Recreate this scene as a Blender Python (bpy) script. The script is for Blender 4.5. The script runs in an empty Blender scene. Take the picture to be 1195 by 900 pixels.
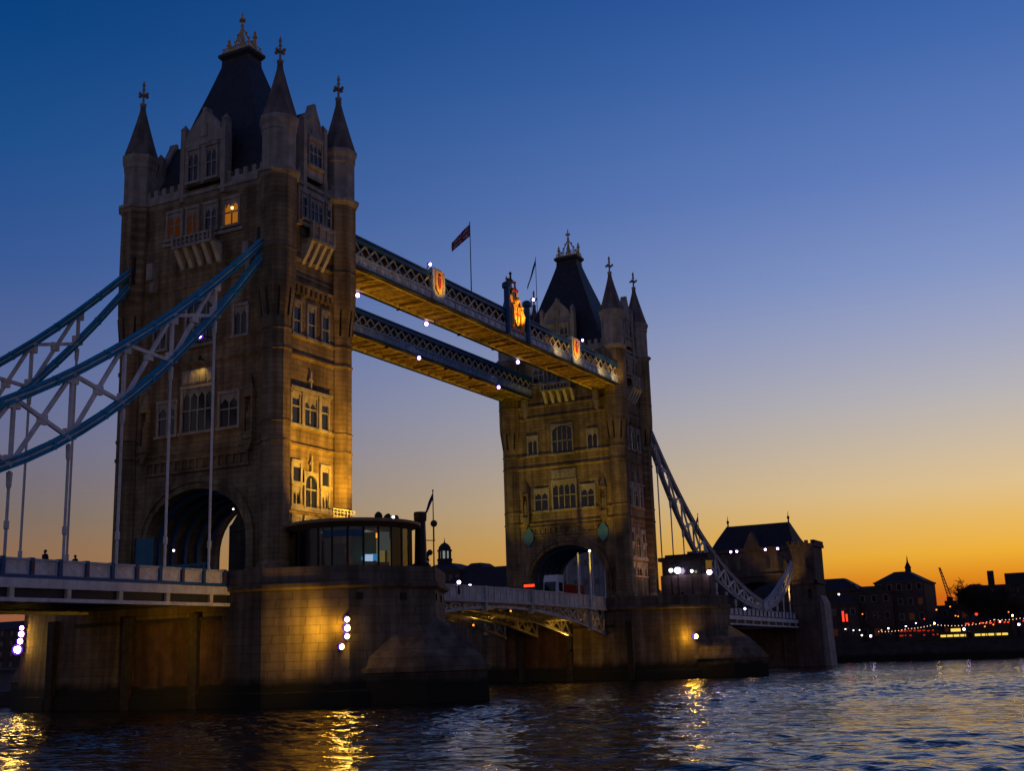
import bpy, bmesh, math, random
import numpy as np
from mathutils import Vector, Matrix
random.seed(7)
sc = bpy.context.scene
C = sc.collection
R = math.radians
def lin(r, g, b, a=1.0):
    f = lambda c: (c/255/12.92) if c/255 <= .04045 else ((c/255+.055)/1.055)**2.4
    return (f(r), f(g), f(b), a)

# ------------------------------------------------------------------ camera
cam = bpy.data.cameras.new('camera'); co = bpy.data.objects.new('camera', cam); C.objects.link(co)
sc.camera = co
cam.sensor_width = 36; cam.lens = 36*1418.88/1195; cam.clip_end = 6000
yaw, pit, rol = 0.48718, 0.221577, -0.031134
fw = Vector((math.cos(pit)*math.cos(yaw), math.cos(pit)*math.sin(yaw), math.sin(pit)))
rt = Vector((math.sin(yaw), -math.cos(yaw), 0)); up = rt.cross(fw)
rt2 = math.cos(rol)*rt + math.sin(rol)*up; up2 = -math.sin(rol)*rt + math.cos(rol)*up
co.matrix_world = Matrix(((rt2.x, up2.x, -fw.x, -93.948), (rt2.y, up2.y, -fw.y, -81.854), (rt2.z, up2.z, -fw.z, 3.398), (0, 0, 0, 1)))

# ------------------------------------------------------------------ sky (dusk), afterglow toward azimuth 0 (+x)
w = bpy.data.worlds.new('World'); sc.world = w; w.use_nodes = True
nt = w.node_tree; N = nt.nodes; L = nt.links
for n in list(N): N.remove(n)
def wn(t, **k):
    n = N.new(t)
    for a, b in k.items(): setattr(n, a, b)
    return n
def wm(op, a, b=None, clamp=False):
    n = wn('ShaderNodeMath', operation=op, use_clamp=clamp)
    for i, v in enumerate((a, b)):
        if v is None: continue
        if isinstance(v, (int, float)): n.inputs[i].default_value = v
        else: L.new(v, n.inputs[i])
    return n.outputs[0]
tc = wn('ShaderNodeTexCoord'); sp = wn('ShaderNodeSeparateXYZ'); L.new(tc.outputs['Generated'], sp.inputs[0])
elev = wm('MULTIPLY', wm('ARCSINE', sp.outputs[2]), 180/math.pi)
SUN_AZ = -2.0
azd = wm('ABSOLUTE', wm('SUBTRACT', wm('MULTIPLY', wm('ARCTAN2', sp.outputs[1], sp.outputs[0]), 180/math.pi), SUN_AZ))
ef = wm('DIVIDE', elev, 50.0, True)
def ramp(stops):
    n = wn('ShaderNodeValToRGB'); cr = n.color_ramp; cr.interpolation = 'LINEAR'
    while len(cr.elements) > 1: cr.elements.remove(cr.elements[-1])
    for i, (e, c) in enumerate(stops):
        el = cr.elements[0] if i == 0 else cr.elements.new(e/50.0)
        el.position = e/50.0; el.color = lin(*c)
    L.new(ef, n.inputs[0]); return n.outputs[0]
A = ramp([(0, (190, 60, 18)), (1, (196, 78, 14)), (2.1, (207, 100, 12)), (3, (225, 140, 24)), (4, (237, 174, 50)), (5.4, (231, 184, 96)), (7, (222, 192, 142)), (9, (202, 186, 164)), (11.1, (181, 178, 182)), (14, (155, 163, 194)), (16.6, (130, 149, 197)), (21, (98, 126, 188)), (26.6, (65, 104, 172)), (30, (48, 90, 160)), (45, (16, 42, 100))])
B = ramp([(0, (150, 80, 55)), (3.5, (138, 92, 70)), (5.4, (126, 97, 82)), (6.8, (108, 96, 96)), (10, (94, 98, 132)), (12.4, (84, 99, 146)), (18, (46, 82, 144)), (23, (20, 74, 134)), (28, (0, 62, 123)), (45, (0, 30, 80))])
D = ramp([(0, (128, 114, 120)), (10, (112, 108, 122)), (25, (76, 88, 130)), (45, (30, 50, 108))])
def mix(f, a, b):
    n = wn('ShaderNodeMix', data_type='RGBA'); L.new(f, n.inputs[0]); L.new(a, n.inputs[6]); L.new(b, n.inputs[7]); return n.outputs[2]
def mr(v, a, b):
    n = wn('ShaderNodeMapRange', interpolation_type='SMOOTHSTEP'); L.new(v, n.inputs[0]); n.inputs[1].default_value = a; n.inputs[2].default_value = b; return n.outputs[0]
grad = mix(mr(azd, 58, 120), mix(mr(azd, 2, 63), A, B), D)
sky = wn('ShaderNodeTexSky', sky_type='NISHITA', sun_disc=False, sun_elevation=R(1.0), sun_rotation=R(90 - SUN_AZ), dust_density=2.0, ozone_density=3.0)
bg1 = wn('ShaderNodeBackground'); L.new(grad, bg1.inputs[0]); bg1.inputs[1].default_value = 1.0
bg2 = wn('ShaderNodeBackground'); L.new(sky.outputs[0], bg2.inputs[0]); bg2.inputs[1].default_value = 0.004
ad = wn('ShaderNodeAddShader'); L.new(bg1.outputs[0], ad.inputs[0]); L.new(bg2.outputs[0], ad.inputs[1])
out = wn('ShaderNodeOutputWorld'); L.new(ad.outputs[0], out.inputs[0])
sl = bpy.data.lights.new('sun', 'SUN'); sl.energy = 0.05; sl.angle = R(12); sl.color = (1, .5, .22)
so = bpy.data.objects.new('sun', sl); C.objects.link(so)
so.rotation_euler = (R(90-2.0), 0, R(90+SUN_AZ))
sc.view_settings.view_transform = 'Standard'; sc.view_settings.look = 'None'
sc.view_settings.exposure = 0; sc.view_settings.gamma = 1
sc.cycles.use_denoising = True
sc.cycles.max_bounces = 5; sc.cycles.sample_clamp_indirect = 4

# ------------------------------------------------------------------ materials
def mat(name, col, rough=.8, metal=0.0, noise=.25, nscale=.6, brick=None, bump=.0, streak=0.0, spec=.3, emit=None, estr=0, grime=None):
    m = bpy.data.materials.new(name); m.use_nodes = True
    t = m.node_tree; n = t.nodes; l = t.links; b = n['Principled BSDF']
    b.inputs['Roughness'].default_value = rough; b.inputs['Metallic'].default_value = metal
    b.inputs['Specular IOR Level'].default_value = spec
    if emit:
        b.inputs['Base Color'].default_value = (0, 0, 0, 1)
        b.inputs['Emission Color'].default_value = (*emit, 1); b.inputs['Emission Strength'].default_value = estr
        return m
    g = n.new('ShaderNodeNewGeometry')
    pos = g.outputs['Position']
    nz = n.new('ShaderNodeTexNoise'); nz.inputs['Scale'].default_value = nscale; nz.inputs['Detail'].default_value = 8; nz.inputs['Roughness'].default_value = .65
    l.new(pos, nz.inputs[0])
    cr = n.new('ShaderNodeValToRGB'); cr.color_ramp.elements[0].position = .3; cr.color_ramp.elements[1].position = .72
    c0 = [max(0, c*(1-noise)) for c in col]; c1 = [min(1, c*(1+noise)) for c in col]
    cr.color_ramp.elements[0].color = (*c0, 1); cr.color_ramp.elements[1].color = (*c1, 1)
    l.new(nz.outputs[0], cr.inputs[0]); c = cr.outputs[0]
    hgt = nz.outputs[0]
    def mul(c, f, colr):
        x = n.new('ShaderNodeMix'); x.data_type = 'RGBA'; x.blend_type = 'MULTIPLY'
        if isinstance(f, float): x.inputs[0].default_value = f
        else: l.new(f, x.inputs[0])
        l.new(c, x.inputs[6])
        if isinstance(colr, tuple): x.inputs[7].default_value = colr
        else: l.new(colr, x.inputs[7])
        return x.outputs[2]
    if brick:
        s = n.new('ShaderNodeSeparateXYZ'); l.new(pos, s.inputs[0])
        a = n.new('ShaderNodeMath'); a.operation = 'ADD'; l.new(s.outputs[0], a.inputs[0]); l.new(s.outputs[1], a.inputs[1])
        cb = n.new('ShaderNodeCombineXYZ'); l.new(a.outputs[0], cb.inputs[0]); l.new(s.outputs[2], cb.inputs[1])
        bt = n.new('ShaderNodeTexBrick'); l.new(cb.outputs[0], bt.inputs[0])
        bt.inputs['Scale'].default_value = 1.0; bt.inputs['Brick Width'].default_value = brick[0]; bt.inputs['Row Height'].default_value = brick[1]
        bt.inputs['Mortar Size'].default_value = brick[2]; bt.inputs['Mortar Smooth'].default_value = .3; bt.inputs['Bias'].default_value = -.2
        bt.inputs['Color1'].default_value = (1, 1, 1, 1); bt.inputs['Color2'].default_value = (.68, .66, .64, 1); bt.inputs['Mortar'].default_value = (.38, .36, .34, 1)
        c = mul(c, .62, bt.outputs['Color'])
        bm_ = n.new('ShaderNodeBump'); bm_.inputs['Strength'].default_value = .6; bm_.inputs['Distance'].default_value = .06
        iv = n.new('ShaderNodeMath'); iv.operation = 'SUBTRACT'; iv.inputs[0].default_value = 1.0; l.new(bt.outputs['Fac'], iv.inputs[1])
        l.new(iv.outputs[0], bm_.inputs['Height']); l.new(bm_.outputs[0], b.inputs['Normal'])
    elif bump:
        bm_ = n.new('ShaderNodeBump'); bm_.inputs['Strength'].default_value = bump; bm_.inputs['Distance'].default_value = .1
        l.new(hgt, bm_.inputs['Height']); l.new(bm_.outputs[0], b.inputs['Normal'])
    if streak:
        mp = n.new('ShaderNodeMapping'); mp.inputs['Scale'].default_value = (1.1, 1.1, .07); l.new(pos, mp.inputs[0])
        n2 = n.new('ShaderNodeTexNoise'); n2.inputs['Scale'].default_value = 1.0; n2.inputs['Detail'].default_value = 5; l.new(mp.outputs[0], n2.inputs[0])
        r2 = n.new('ShaderNodeValToRGB'); r2.color_ramp.elements[0].position = .38; r2.color_ramp.elements[1].position = .62
        r2.color_ramp.elements[0].color = (.35, .32, .3, 1); r2.color_ramp.elements[1].color = (1, 1, 1, 1); l.new(n2.outputs[0], r2.inputs[0])
        c = mul(c, streak, r2.outputs[0])
    if grime:   # tidal weed line: darker stone below a ragged height
        s = n.new('ShaderNodeSeparateXYZ'); l.new(pos, s.inputs[0])
        ns = n.new('ShaderNodeTexNoise'); ns.inputs['Scale'].default_value = .5; ns.inputs['Detail'].default_value = 6; l.new(pos, ns.inputs[0])
        ad = n.new('ShaderNodeMath'); ad.operation = 'MULTIPLY_ADD'; ad.inputs[1].default_value = 1.6; l.new(ns.outputs[0], ad.inputs[0]); l.new(s.outputs[2], ad.inputs[2])
        mp = n.new('ShaderNodeMapRange'); l.new(ad.outputs[0], mp.inputs[0]); mp.inputs[1].default_value = grime+.8-.4; mp.inputs[2].default_value = grime+.8+.5
        x = n.new('ShaderNodeMix'); x.data_type = 'RGBA'; l.new(mp.outputs[0], x.inputs[0]); x.inputs[6].default_value = (.018, .017, .010, 1); l.new(c, x.inputs[7]); c = x.outputs[2]
    l.new(c, b.inputs['Base Color'])
    return m
M = {}
M['granite'] = mat('granite', (.34, .24, .125), .9, noise=.5, nscale=.35, brick=(1.3, .5, .035), streak=.75)
M['pier'] = mat('pier_granite', (.20, .15, .10), .85, noise=.35, nscale=.4, brick=(1.7, .75, .03), streak=.7, grime=2.2)
M['port'] = mat('portland_stone', (.41, .355, .29), .85, noise=.3, nscale=.9, streak=.5, bump=.3)
M['slate'] = mat('slate', (.035, .036, .042), .55, noise=.35, nscale=1.2, brick=(.5, .35, .02))
M['lead'] = mat('spire_stone', (.2, .165, .14), .9, noise=.3, nscale=.8, streak=.6)
M['gold'] = mat('gilt_iron', (.6, .42, .2), .6, metal=.1, noise=.25, nscale=3)
M['glass'] = mat('dark_window_glass', (.012, .013, .016), .12, noise=.3, spec=.5)
M['blue'] = mat('blue_paint', (.010, .29, .46), .5, noise=.22, nscale=1.5, streak=.3, spec=.25)
M['pblue'] = mat('pale_blue_paint', (.48, .56, .62), .5, noise=.25, nscale=2.2, streak=.35)
M['dblue'] = mat('deep_blue_paint', (.02, .10, .22), .5, noise=.2, nscale=1.5)
M['white'] = mat('white_paint', (.76, .72, .68), .55, noise=.2, nscale=1.6, streak=.35)
M['dred'] = mat('faded_red_paint', (.20, .055, .05), .6, noise=.25)
M['steelb'] = mat('steel_blue_paint', (.08, .20, .30), .6, noise=.25)
M['whiteb'] = mat('dull_white_paint', (.50, .475, .46), .6, noise=.3, nscale=1.2, streak=.5)  # dimmer white for the bascule leaves
M['red'] = mat('red_paint', (.45, .03, .02), .45, noise=.15)
M['cream'] = mat('cream_paint', (.70, .60, .42), .6, noise=.3, nscale=1.1, streak=.3)
M['asphalt'] = mat('asphalt', (.05, .05, .05), .95, noise=.3, nscale=4)
M['dark'] = mat('dark_metal', (.03, .03, .033), .6, noise=.3)
M['black'] = mat('black_iron', (.012, .012, .013), .5, noise=.2)
M['timber'] = mat('wet_timber', (.05, .04, .03), .8, noise=.5, nscale=1.5, streak=.6)
M['rust'] = mat('rust_brown_plate', (.10, .055, .035), .8, noise=.45, nscale=.9, streak=.7)
M['bdark'] = mat('dusk_brick', (.09, .055, .045), .9, noise=.3, nscale=.3, brick=(.8, .3, .02))
M['bpale'] = mat('pale_render', (.24, .23, .24), .9, noise=.25, nscale=.3, streak=.4)
M['roofd'] = mat('dark_roof', (.035, .03, .032), .8, noise=.3)
M['quay'] = mat('quay_stone', (.07, .06, .05), .9, noise=.4, nscale=.4, brick=(1.6, .6, .03), grime=1.6)
M['bark'] = mat('bark', (.035, .028, .022), .95, noise=.3)
M['twig'] = mat('bare_twigs', (.03, .024, .018), .95, noise=.3)
M['cloth'] = mat('dark_cloth', (.02, .02, .026), .9, noise=.3)
M['skin'] = mat('skin', (.42, .27, .2), .6, noise=.1)
M['flagb'] = mat('flag_blue', (.015, .02, .12), .85, noise=.1)
M['flagr'] = mat('flag_red', (.40, .02, .03), .85, noise=.1)
M['flagw'] = mat('flag_white', (.55, .53, .52), .85, noise=.1)
M['vwhite'] = mat('vehicle_white', (.7, .7, .7), .35, noise=.06, spec=.5)
M['vred'] = mat('vehicle_red', (.4, .015, .012), .35, noise=.08, spec=.5)
M['vdark'] = mat('vehicle_dark', (.02, .022, .03), .35, noise=.1, spec=.5)
M['rubber'] = mat('rubber', (.015, .015, .015), .9, noise=.1)
def clear_glass():
    m = bpy.data.materials.new('clear_glass'); m.use_nodes = True; t = m.node_tree; n = t.nodes; l = t.links
    for x in list(n): n.remove(x)
    tr = n.new('ShaderNodeBsdfTransparent'); tr.inputs[0].default_value = (.72, .78, .76, 1); gl = n.new('ShaderNodeBsdfGlossy'); gl.inputs['Roughness'].default_value = .04
    fr_ = n.new('ShaderNodeFresnel'); fr_.inputs[0].default_value = 1.5; mx = n.new('ShaderNodeMixShader'); o = n.new('ShaderNodeOutputMaterial')
    l.new(fr_.outputs[0], mx.inputs[0]); l.new(tr.outputs[0], mx.inputs[1]); l.new(gl.outputs[0], mx.inputs[2]); l.new(mx.outputs[0], o.inputs[0]); return m
M['clear'] = clear_glass()
M['soffit'] = mat('soffit_boards', (.42, .30, .13), .7, noise=.55, nscale=1.8, streak=.3)
M['darkgran'] = mat('dark_granite', (.13, .10, .085), .9, noise=.4, nscale=.5, brick=(1.5, .55, .03), streak=.5)  # darker granite for the gatehouse and control cabin
M['brownp'] = mat('brown_panel', (.30, .19, .09), .7, noise=.3, nscale=1.5)
M['pale'] = mat('floodlit_blue_paint', (.40, .42, .46), .55, noise=.2, nscale=1.5, streak=.3)  # chain blue lightened, with the floodlight put into the colour
M['teal'] = mat('teal_paint', (.03, .16, .22), .6, noise=.2)
M['green'] = mat('green_panel', (.04, .17, .09), .5, noise=.3)
M['orangep'] = mat('orange_panel', (.35, .10, .03), .5, noise=.3)
M['crest'] = mat('crest_gilding', (.75, .42, .1), .5, noise=.25, nscale=2)
E = lambda n, c, s: mat(n, (0, 0, 0), emit=c, estr=s)
M['lamp'] = E('lamp_lens', (1, .58, .07), 45)
M['lampv'] = E('lamp_violet_lens', (.85, .62, 1), 14)
M['lampw'] = E('small_lamp', (1, .85, .75), 6)
M['bulb'] = E('festoon_bulb', (1, .5, .3), 3.0)
M['winlit'] = E('lit_window', (1, .33, .02), .3)
M['windim'] = E('dim_lit_window', (1, .24, .01), .03)
M['winhot'] = E('bright_lamp_in_window', (1, .62, .2), 3)
M['yellow'] = E('yellow_lit_strip', (1, .68, .12), 1.1)
M['redl'] = E('red_light', (1, .05, .02), 1.6)
M['redd'] = E('dim_red_light', (1, .06, .02), .45)
M['tail'] = E('tail_light', (1, .05, .01), 2.0)
M['screen'] = E('screen_white_blue', (.55, .65, 1), 1.1)
M['screenb'] = E('screen_blue', (.05, .35, .8), .7)
M['cabing'] = E('lit_cabin_glass', (.35, .42, .42), .16)
M['amber'] = E('amber_lamp', (1, .28, .03), 2.4)
M['greeng'] = E('green_lit_panel', (.04, .3, .2), .03)
M['cabing2'] = E('dim_lit_cabin_glass', (.3, .32, .12), .035)
M['cabred'] = E('warm_dim_interior', (.5, .12, .04), .008)
M['cabdim'] = E('dim_blue_interior', (.14, .14, .3), .008)
M['vhalo'] = E('violet_lens_halo', (.24, .05, 1), .75)  # violet camera halo round a lamp, as a glowing colour
M['lantern'] = E('lit_lantern_opening', (.55, .6, .55), .35)

# ------------------------------------------------------------------ mesh helpers
class MB:
    def __init__(s): s.v = []; s.f = []; s.mi = []
    def add(s, vs, fs, mi=0):
        o = len(s.v); s.v += [tuple(v) for v in vs]; s.f += [tuple(o+i for i in f) for f in fs]; s.mi += [mi]*len(fs); return s
    def hexa(s, p, mi=0):
        return s.add(p, [(0, 3, 2, 1), (4, 5, 6, 7), (0, 1, 5, 4), (1, 2, 6, 5), (2, 3, 7, 6), (3, 0, 4, 7)], mi)
    def box(s, x0, x1, y0, y1, z0, z1, mi=0):
        return s.hexa([(x0, y0, z0), (x1, y0, z0), (x1, y1, z0), (x0, y1, z0), (x0, y0, z1), (x1, y0, z1), (x1, y1, z1), (x0, y1, z1)], mi)
    def loft(s, rings, mi=0, cap=True):
        n = len(rings[0]); vs = [p for r in rings for p in r]; fs = []
        for k in range(len(rings)-1):
            for i in range(n):
                j = (i+1) % n; fs.append((k*n+i, k*n+j, (k+1)*n+j, (k+1)*n+i))
        if cap: fs.append(tuple(reversed(range(n)))); fs.append(tuple(range((len(rings)-1)*n, len(rings)*n)))
        return s.add(vs, fs, mi)
    def prism(s, poly, z0, z1, poly2=None, mi=0):
        return s.loft([[(x, y, z0) for x, y in poly], [(x, y, z1) for x, y in (poly2 or poly)]], mi)
    def lathe(s, cx, cy, prof, n=8, rot=None, mi=0):
        rot = math.pi/n if rot is None else rot
        return s.loft([[(cx+max(r, .002)*math.cos(rot+2*math.pi*i/n), cy+max(r, .002)*math.sin(rot+2*math.pi*i/n), z) for i in range(n)] for z, r in prof], mi)
    def ext(s, poly, vec, mi=0):
        v = Vector(vec); return s.loft([poly, [tuple(Vector(p)+v) for p in poly]], mi)
    def bar(s, p, q, wd, ht, mi=0, upv=(0, 0, 1)):
        p = Vector(p); q = Vector(q); d = (q-p).normalized(); u = Vector(upv)
        if abs(d.dot(u)) > .98: u = Vector((1, 0, 0))
        r = d.cross(u).normalized()*wd/2; u2 = r.cross(d).normalized()*ht/2
        a = [p-r-u2, p+r-u2, p+r+u2, p-r+u2]; b = [x+(q-p) for x in a]
        return s.hexa([*a, *b], mi)
    def tube(s, pts, r, n=6, mi=0):
        pts = [Vector(p) for p in pts]; rs = r if isinstance(r, (list, tuple)) else [r]*len(pts); rings = []
        for i, p in enumerate(pts):
            d = (pts[min(i+1, len(pts)-1)]-pts[max(i-1, 0)]).normalized()
            u = Vector((0, 0, 1)) if abs(d.z) < .95 else Vector((1, 0, 0))
            a = d.cross(u).normalized(); b = a.cross(d)
            rings.append([tuple(p+(a*math.cos(2*math.pi*k/n)+b*math.sin(2*math.pi*k/n))*rs[i]) for k in range(n)])
        return s.loft(rings, mi)
    def ball(s, c, r, n=8, mi=0, sz=1.0):
        return s.loft([[(c[0]+r*math.sin(t)*math.cos(2*math.pi*k/n), c[1]+r*math.sin(t)*math.sin(2*math.pi*k/n), c[2]-r*sz*math.cos(t)) for k in range(n)] for t in [max(.02, math.pi*i/(n-1)) if i < n-1 else math.pi-.02 for i in range(n)]], mi)
    def build(s, name, m, parent=None, origin=None, recalc=True):
        me = bpy.data.meshes.new(name); pw = WP.get(parent, Vector((0, 0, 0))) if parent else Vector((0, 0, 0))
        o_ = Vector(origin) if origin is not None else (pw if parent else Vector((0, 0, 0)))
        me.from_pydata([tuple(Vector(v)-o_) for v in s.v], [], s.f)
        for x in (m if isinstance(m, (list, tuple)) else [m]): me.materials.append(M[x])
        me.polygons.foreach_set('material_index', s.mi)
        if recalc:
            b = bmesh.new(); b.from_mesh(me); bmesh.ops.recalc_face_normals(b, faces=b.faces); b.to_mesh(me); b.free()
        me.update()
        o = bpy.data.objects.new(name, me); C.objects.link(o)
        if parent: o.parent = parent
        o.location = o_-pw; WP[o] = o_
        return o
WP = {}
def tag(o, label, cat, group=None, kind=None):
    if label: o['label'] = label
    if cat: o['category'] = cat
    if group: o['group'] = group
    if kind: o['kind'] = kind
    return o
def thing(name, loc, label, cat, group=None):
    o = bpy.data.objects.new(name, None); C.objects.link(o); o.location = loc; o.empty_display_size = .5
    WP[o] = Vector(loc); return tag(o, label, cat, group)
def copy_tree(o, parent=None):
    c = o.copy(); C.objects.link(c); c.parent = parent
    for ch in list(o.children): copy_tree(ch, c)
    return c
def struct(mb, name, m):
    o = mb.build(name, m); o['kind'] = 'structure'; return o
def octo(cx, cy, r, z0, z1): return (cx, cy, [(z0, r), (z1, r)])
def arch_curve(wd, zs, za, n=20, p=.85):
    return [(wd*math.cos(math.pi*i/n), zs+(za-zs)*abs(math.sin(math.pi*i/n))**p) for i in range(n+1)]

# ------------------------------------------------------------------ towers
TX, TY, WX, WY, P = 4.94, 9.33, 5.3, 9.7, 82.3
ZR = 10.6
class Face:
    def __init__(s, k): s.k = k
    def p(s, a, z, d):
        if s.k == '-x': return (-WX-d, -a, z)
        if s.k == '+x': return (WX+d, a, z)
        if s.k == '-y': return (a, -WY-d, z)
        return (-a, WY+d, z)
    def box(s, mb, a0, a1, z0, z1, d0, d1, mi=0):
        P_ = s.p
        return mb.hexa([P_(a0, z0, d0), P_(a1, z0, d0), P_(a1, z0, d1), P_(a0, z0, d1), P_(a0, z1, d0), P_(a1, z1, d0), P_(a1, z1, d1), P_(a0, z1, d1)], mi)
    def ext(s, mb, poly, d0, d1, mi=0):
        return mb.loft([[s.p(a, z, d0) for a, z in poly], [s.p(a, z, d1) for a, z in poly]], mi)
def window(T, F, a, wd, z0, z1, n=2, tr=.55, arch=False, lit=None, base=0.0, sur=.24):
    h = wd/2; b = base
    s = MB()
    F.box(s, a-h-sur, a-h, z0-.05, z1+.1, b-.1, b+.2); F.box(s, a+h, a+h+sur, z0-.05, z1+.1, b-.1, b+.2)
    F.box(s, a-h-sur-.12, a+h+sur+.12, z0-.32, z0-.04, b-.1, b+.32)
    if arch:
        c = arch_curve(h, z1-.95, z1, 12); c2 = [(x*(1+sur/h), z+(z-z1+.95)*.2) for x, z in c]
        F.ext(s, [(a+x, z) for x, z in c2]+[(a+x, z) for x, z in reversed(c)], b-.1, b+.205)
        F.ext(s, [(a-h-sur, z1+.35)]+[(a+x, z) for x, z in reversed(c2)]+[(a+h+sur, z1+.35)], b-.1, b+.14)
    else:
        F.box(s, a-h-sur, a+h+sur, z1+.102, z1+.42, b-.1, b+.26)
        F.box(s, a-h, a+h, z1-.3, z1+.1, b-.1, b+.12)
    wo = s.build('window', 'port', T)
    s = MB(); F.box(s, a-h, a+h, z0-.04, z1-(.0 if arch else .3), b-.1, b+.04)
    s.build('pane', lit or 'glass', wo)
    s = MB()
    for i in range(1, n):
        x = a-h+wd*i/n; F.box(s, x-.07, x+.07, z0-.03, z1-.3, b, b+.12)
    if tr: F.box(s, a-h+.002, a+h-.002, z0+(z1-z0)*tr-.07, z0+(z1-z0)*tr+.07, b, b+.13)
    if n > 1 and not arch:
        for i in range(n):    # cusped heads of the lights
            x0 = a-h+wd*i/n+.07; x1 = a-h+wd*(i+1)/n-.07; xm = (x0+x1)/2; zt = z1-.3
            F.ext(s, [(x0, zt-.5), (x0, zt), (x1, zt), (x1, zt-.5), (xm+.12*(x1-x0), zt-.12), (xm-.12*(x1-x0), zt-.12)], b, b+.09)
    if s.v: s.build('mullion', 'port', wo)
    return wo

def slab(mb, prof):
    """string course round walls and turrets; prof = [(z, offset)]"""
    for j, (hx, hy) in enumerate(((WX, WY),)):
        mb.loft([[(-hx-o, -hy-o, z), (hx+o, -hy-o, z), (hx+o, hy+o, z), (-hx-o, hy+o, z)] for z, o in prof])
def ring(mb, cx, cy, r, prof, dz=.004):
    mb.lathe(cx, cy, [(z+dz, r+o) for z, o in prof])

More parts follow.
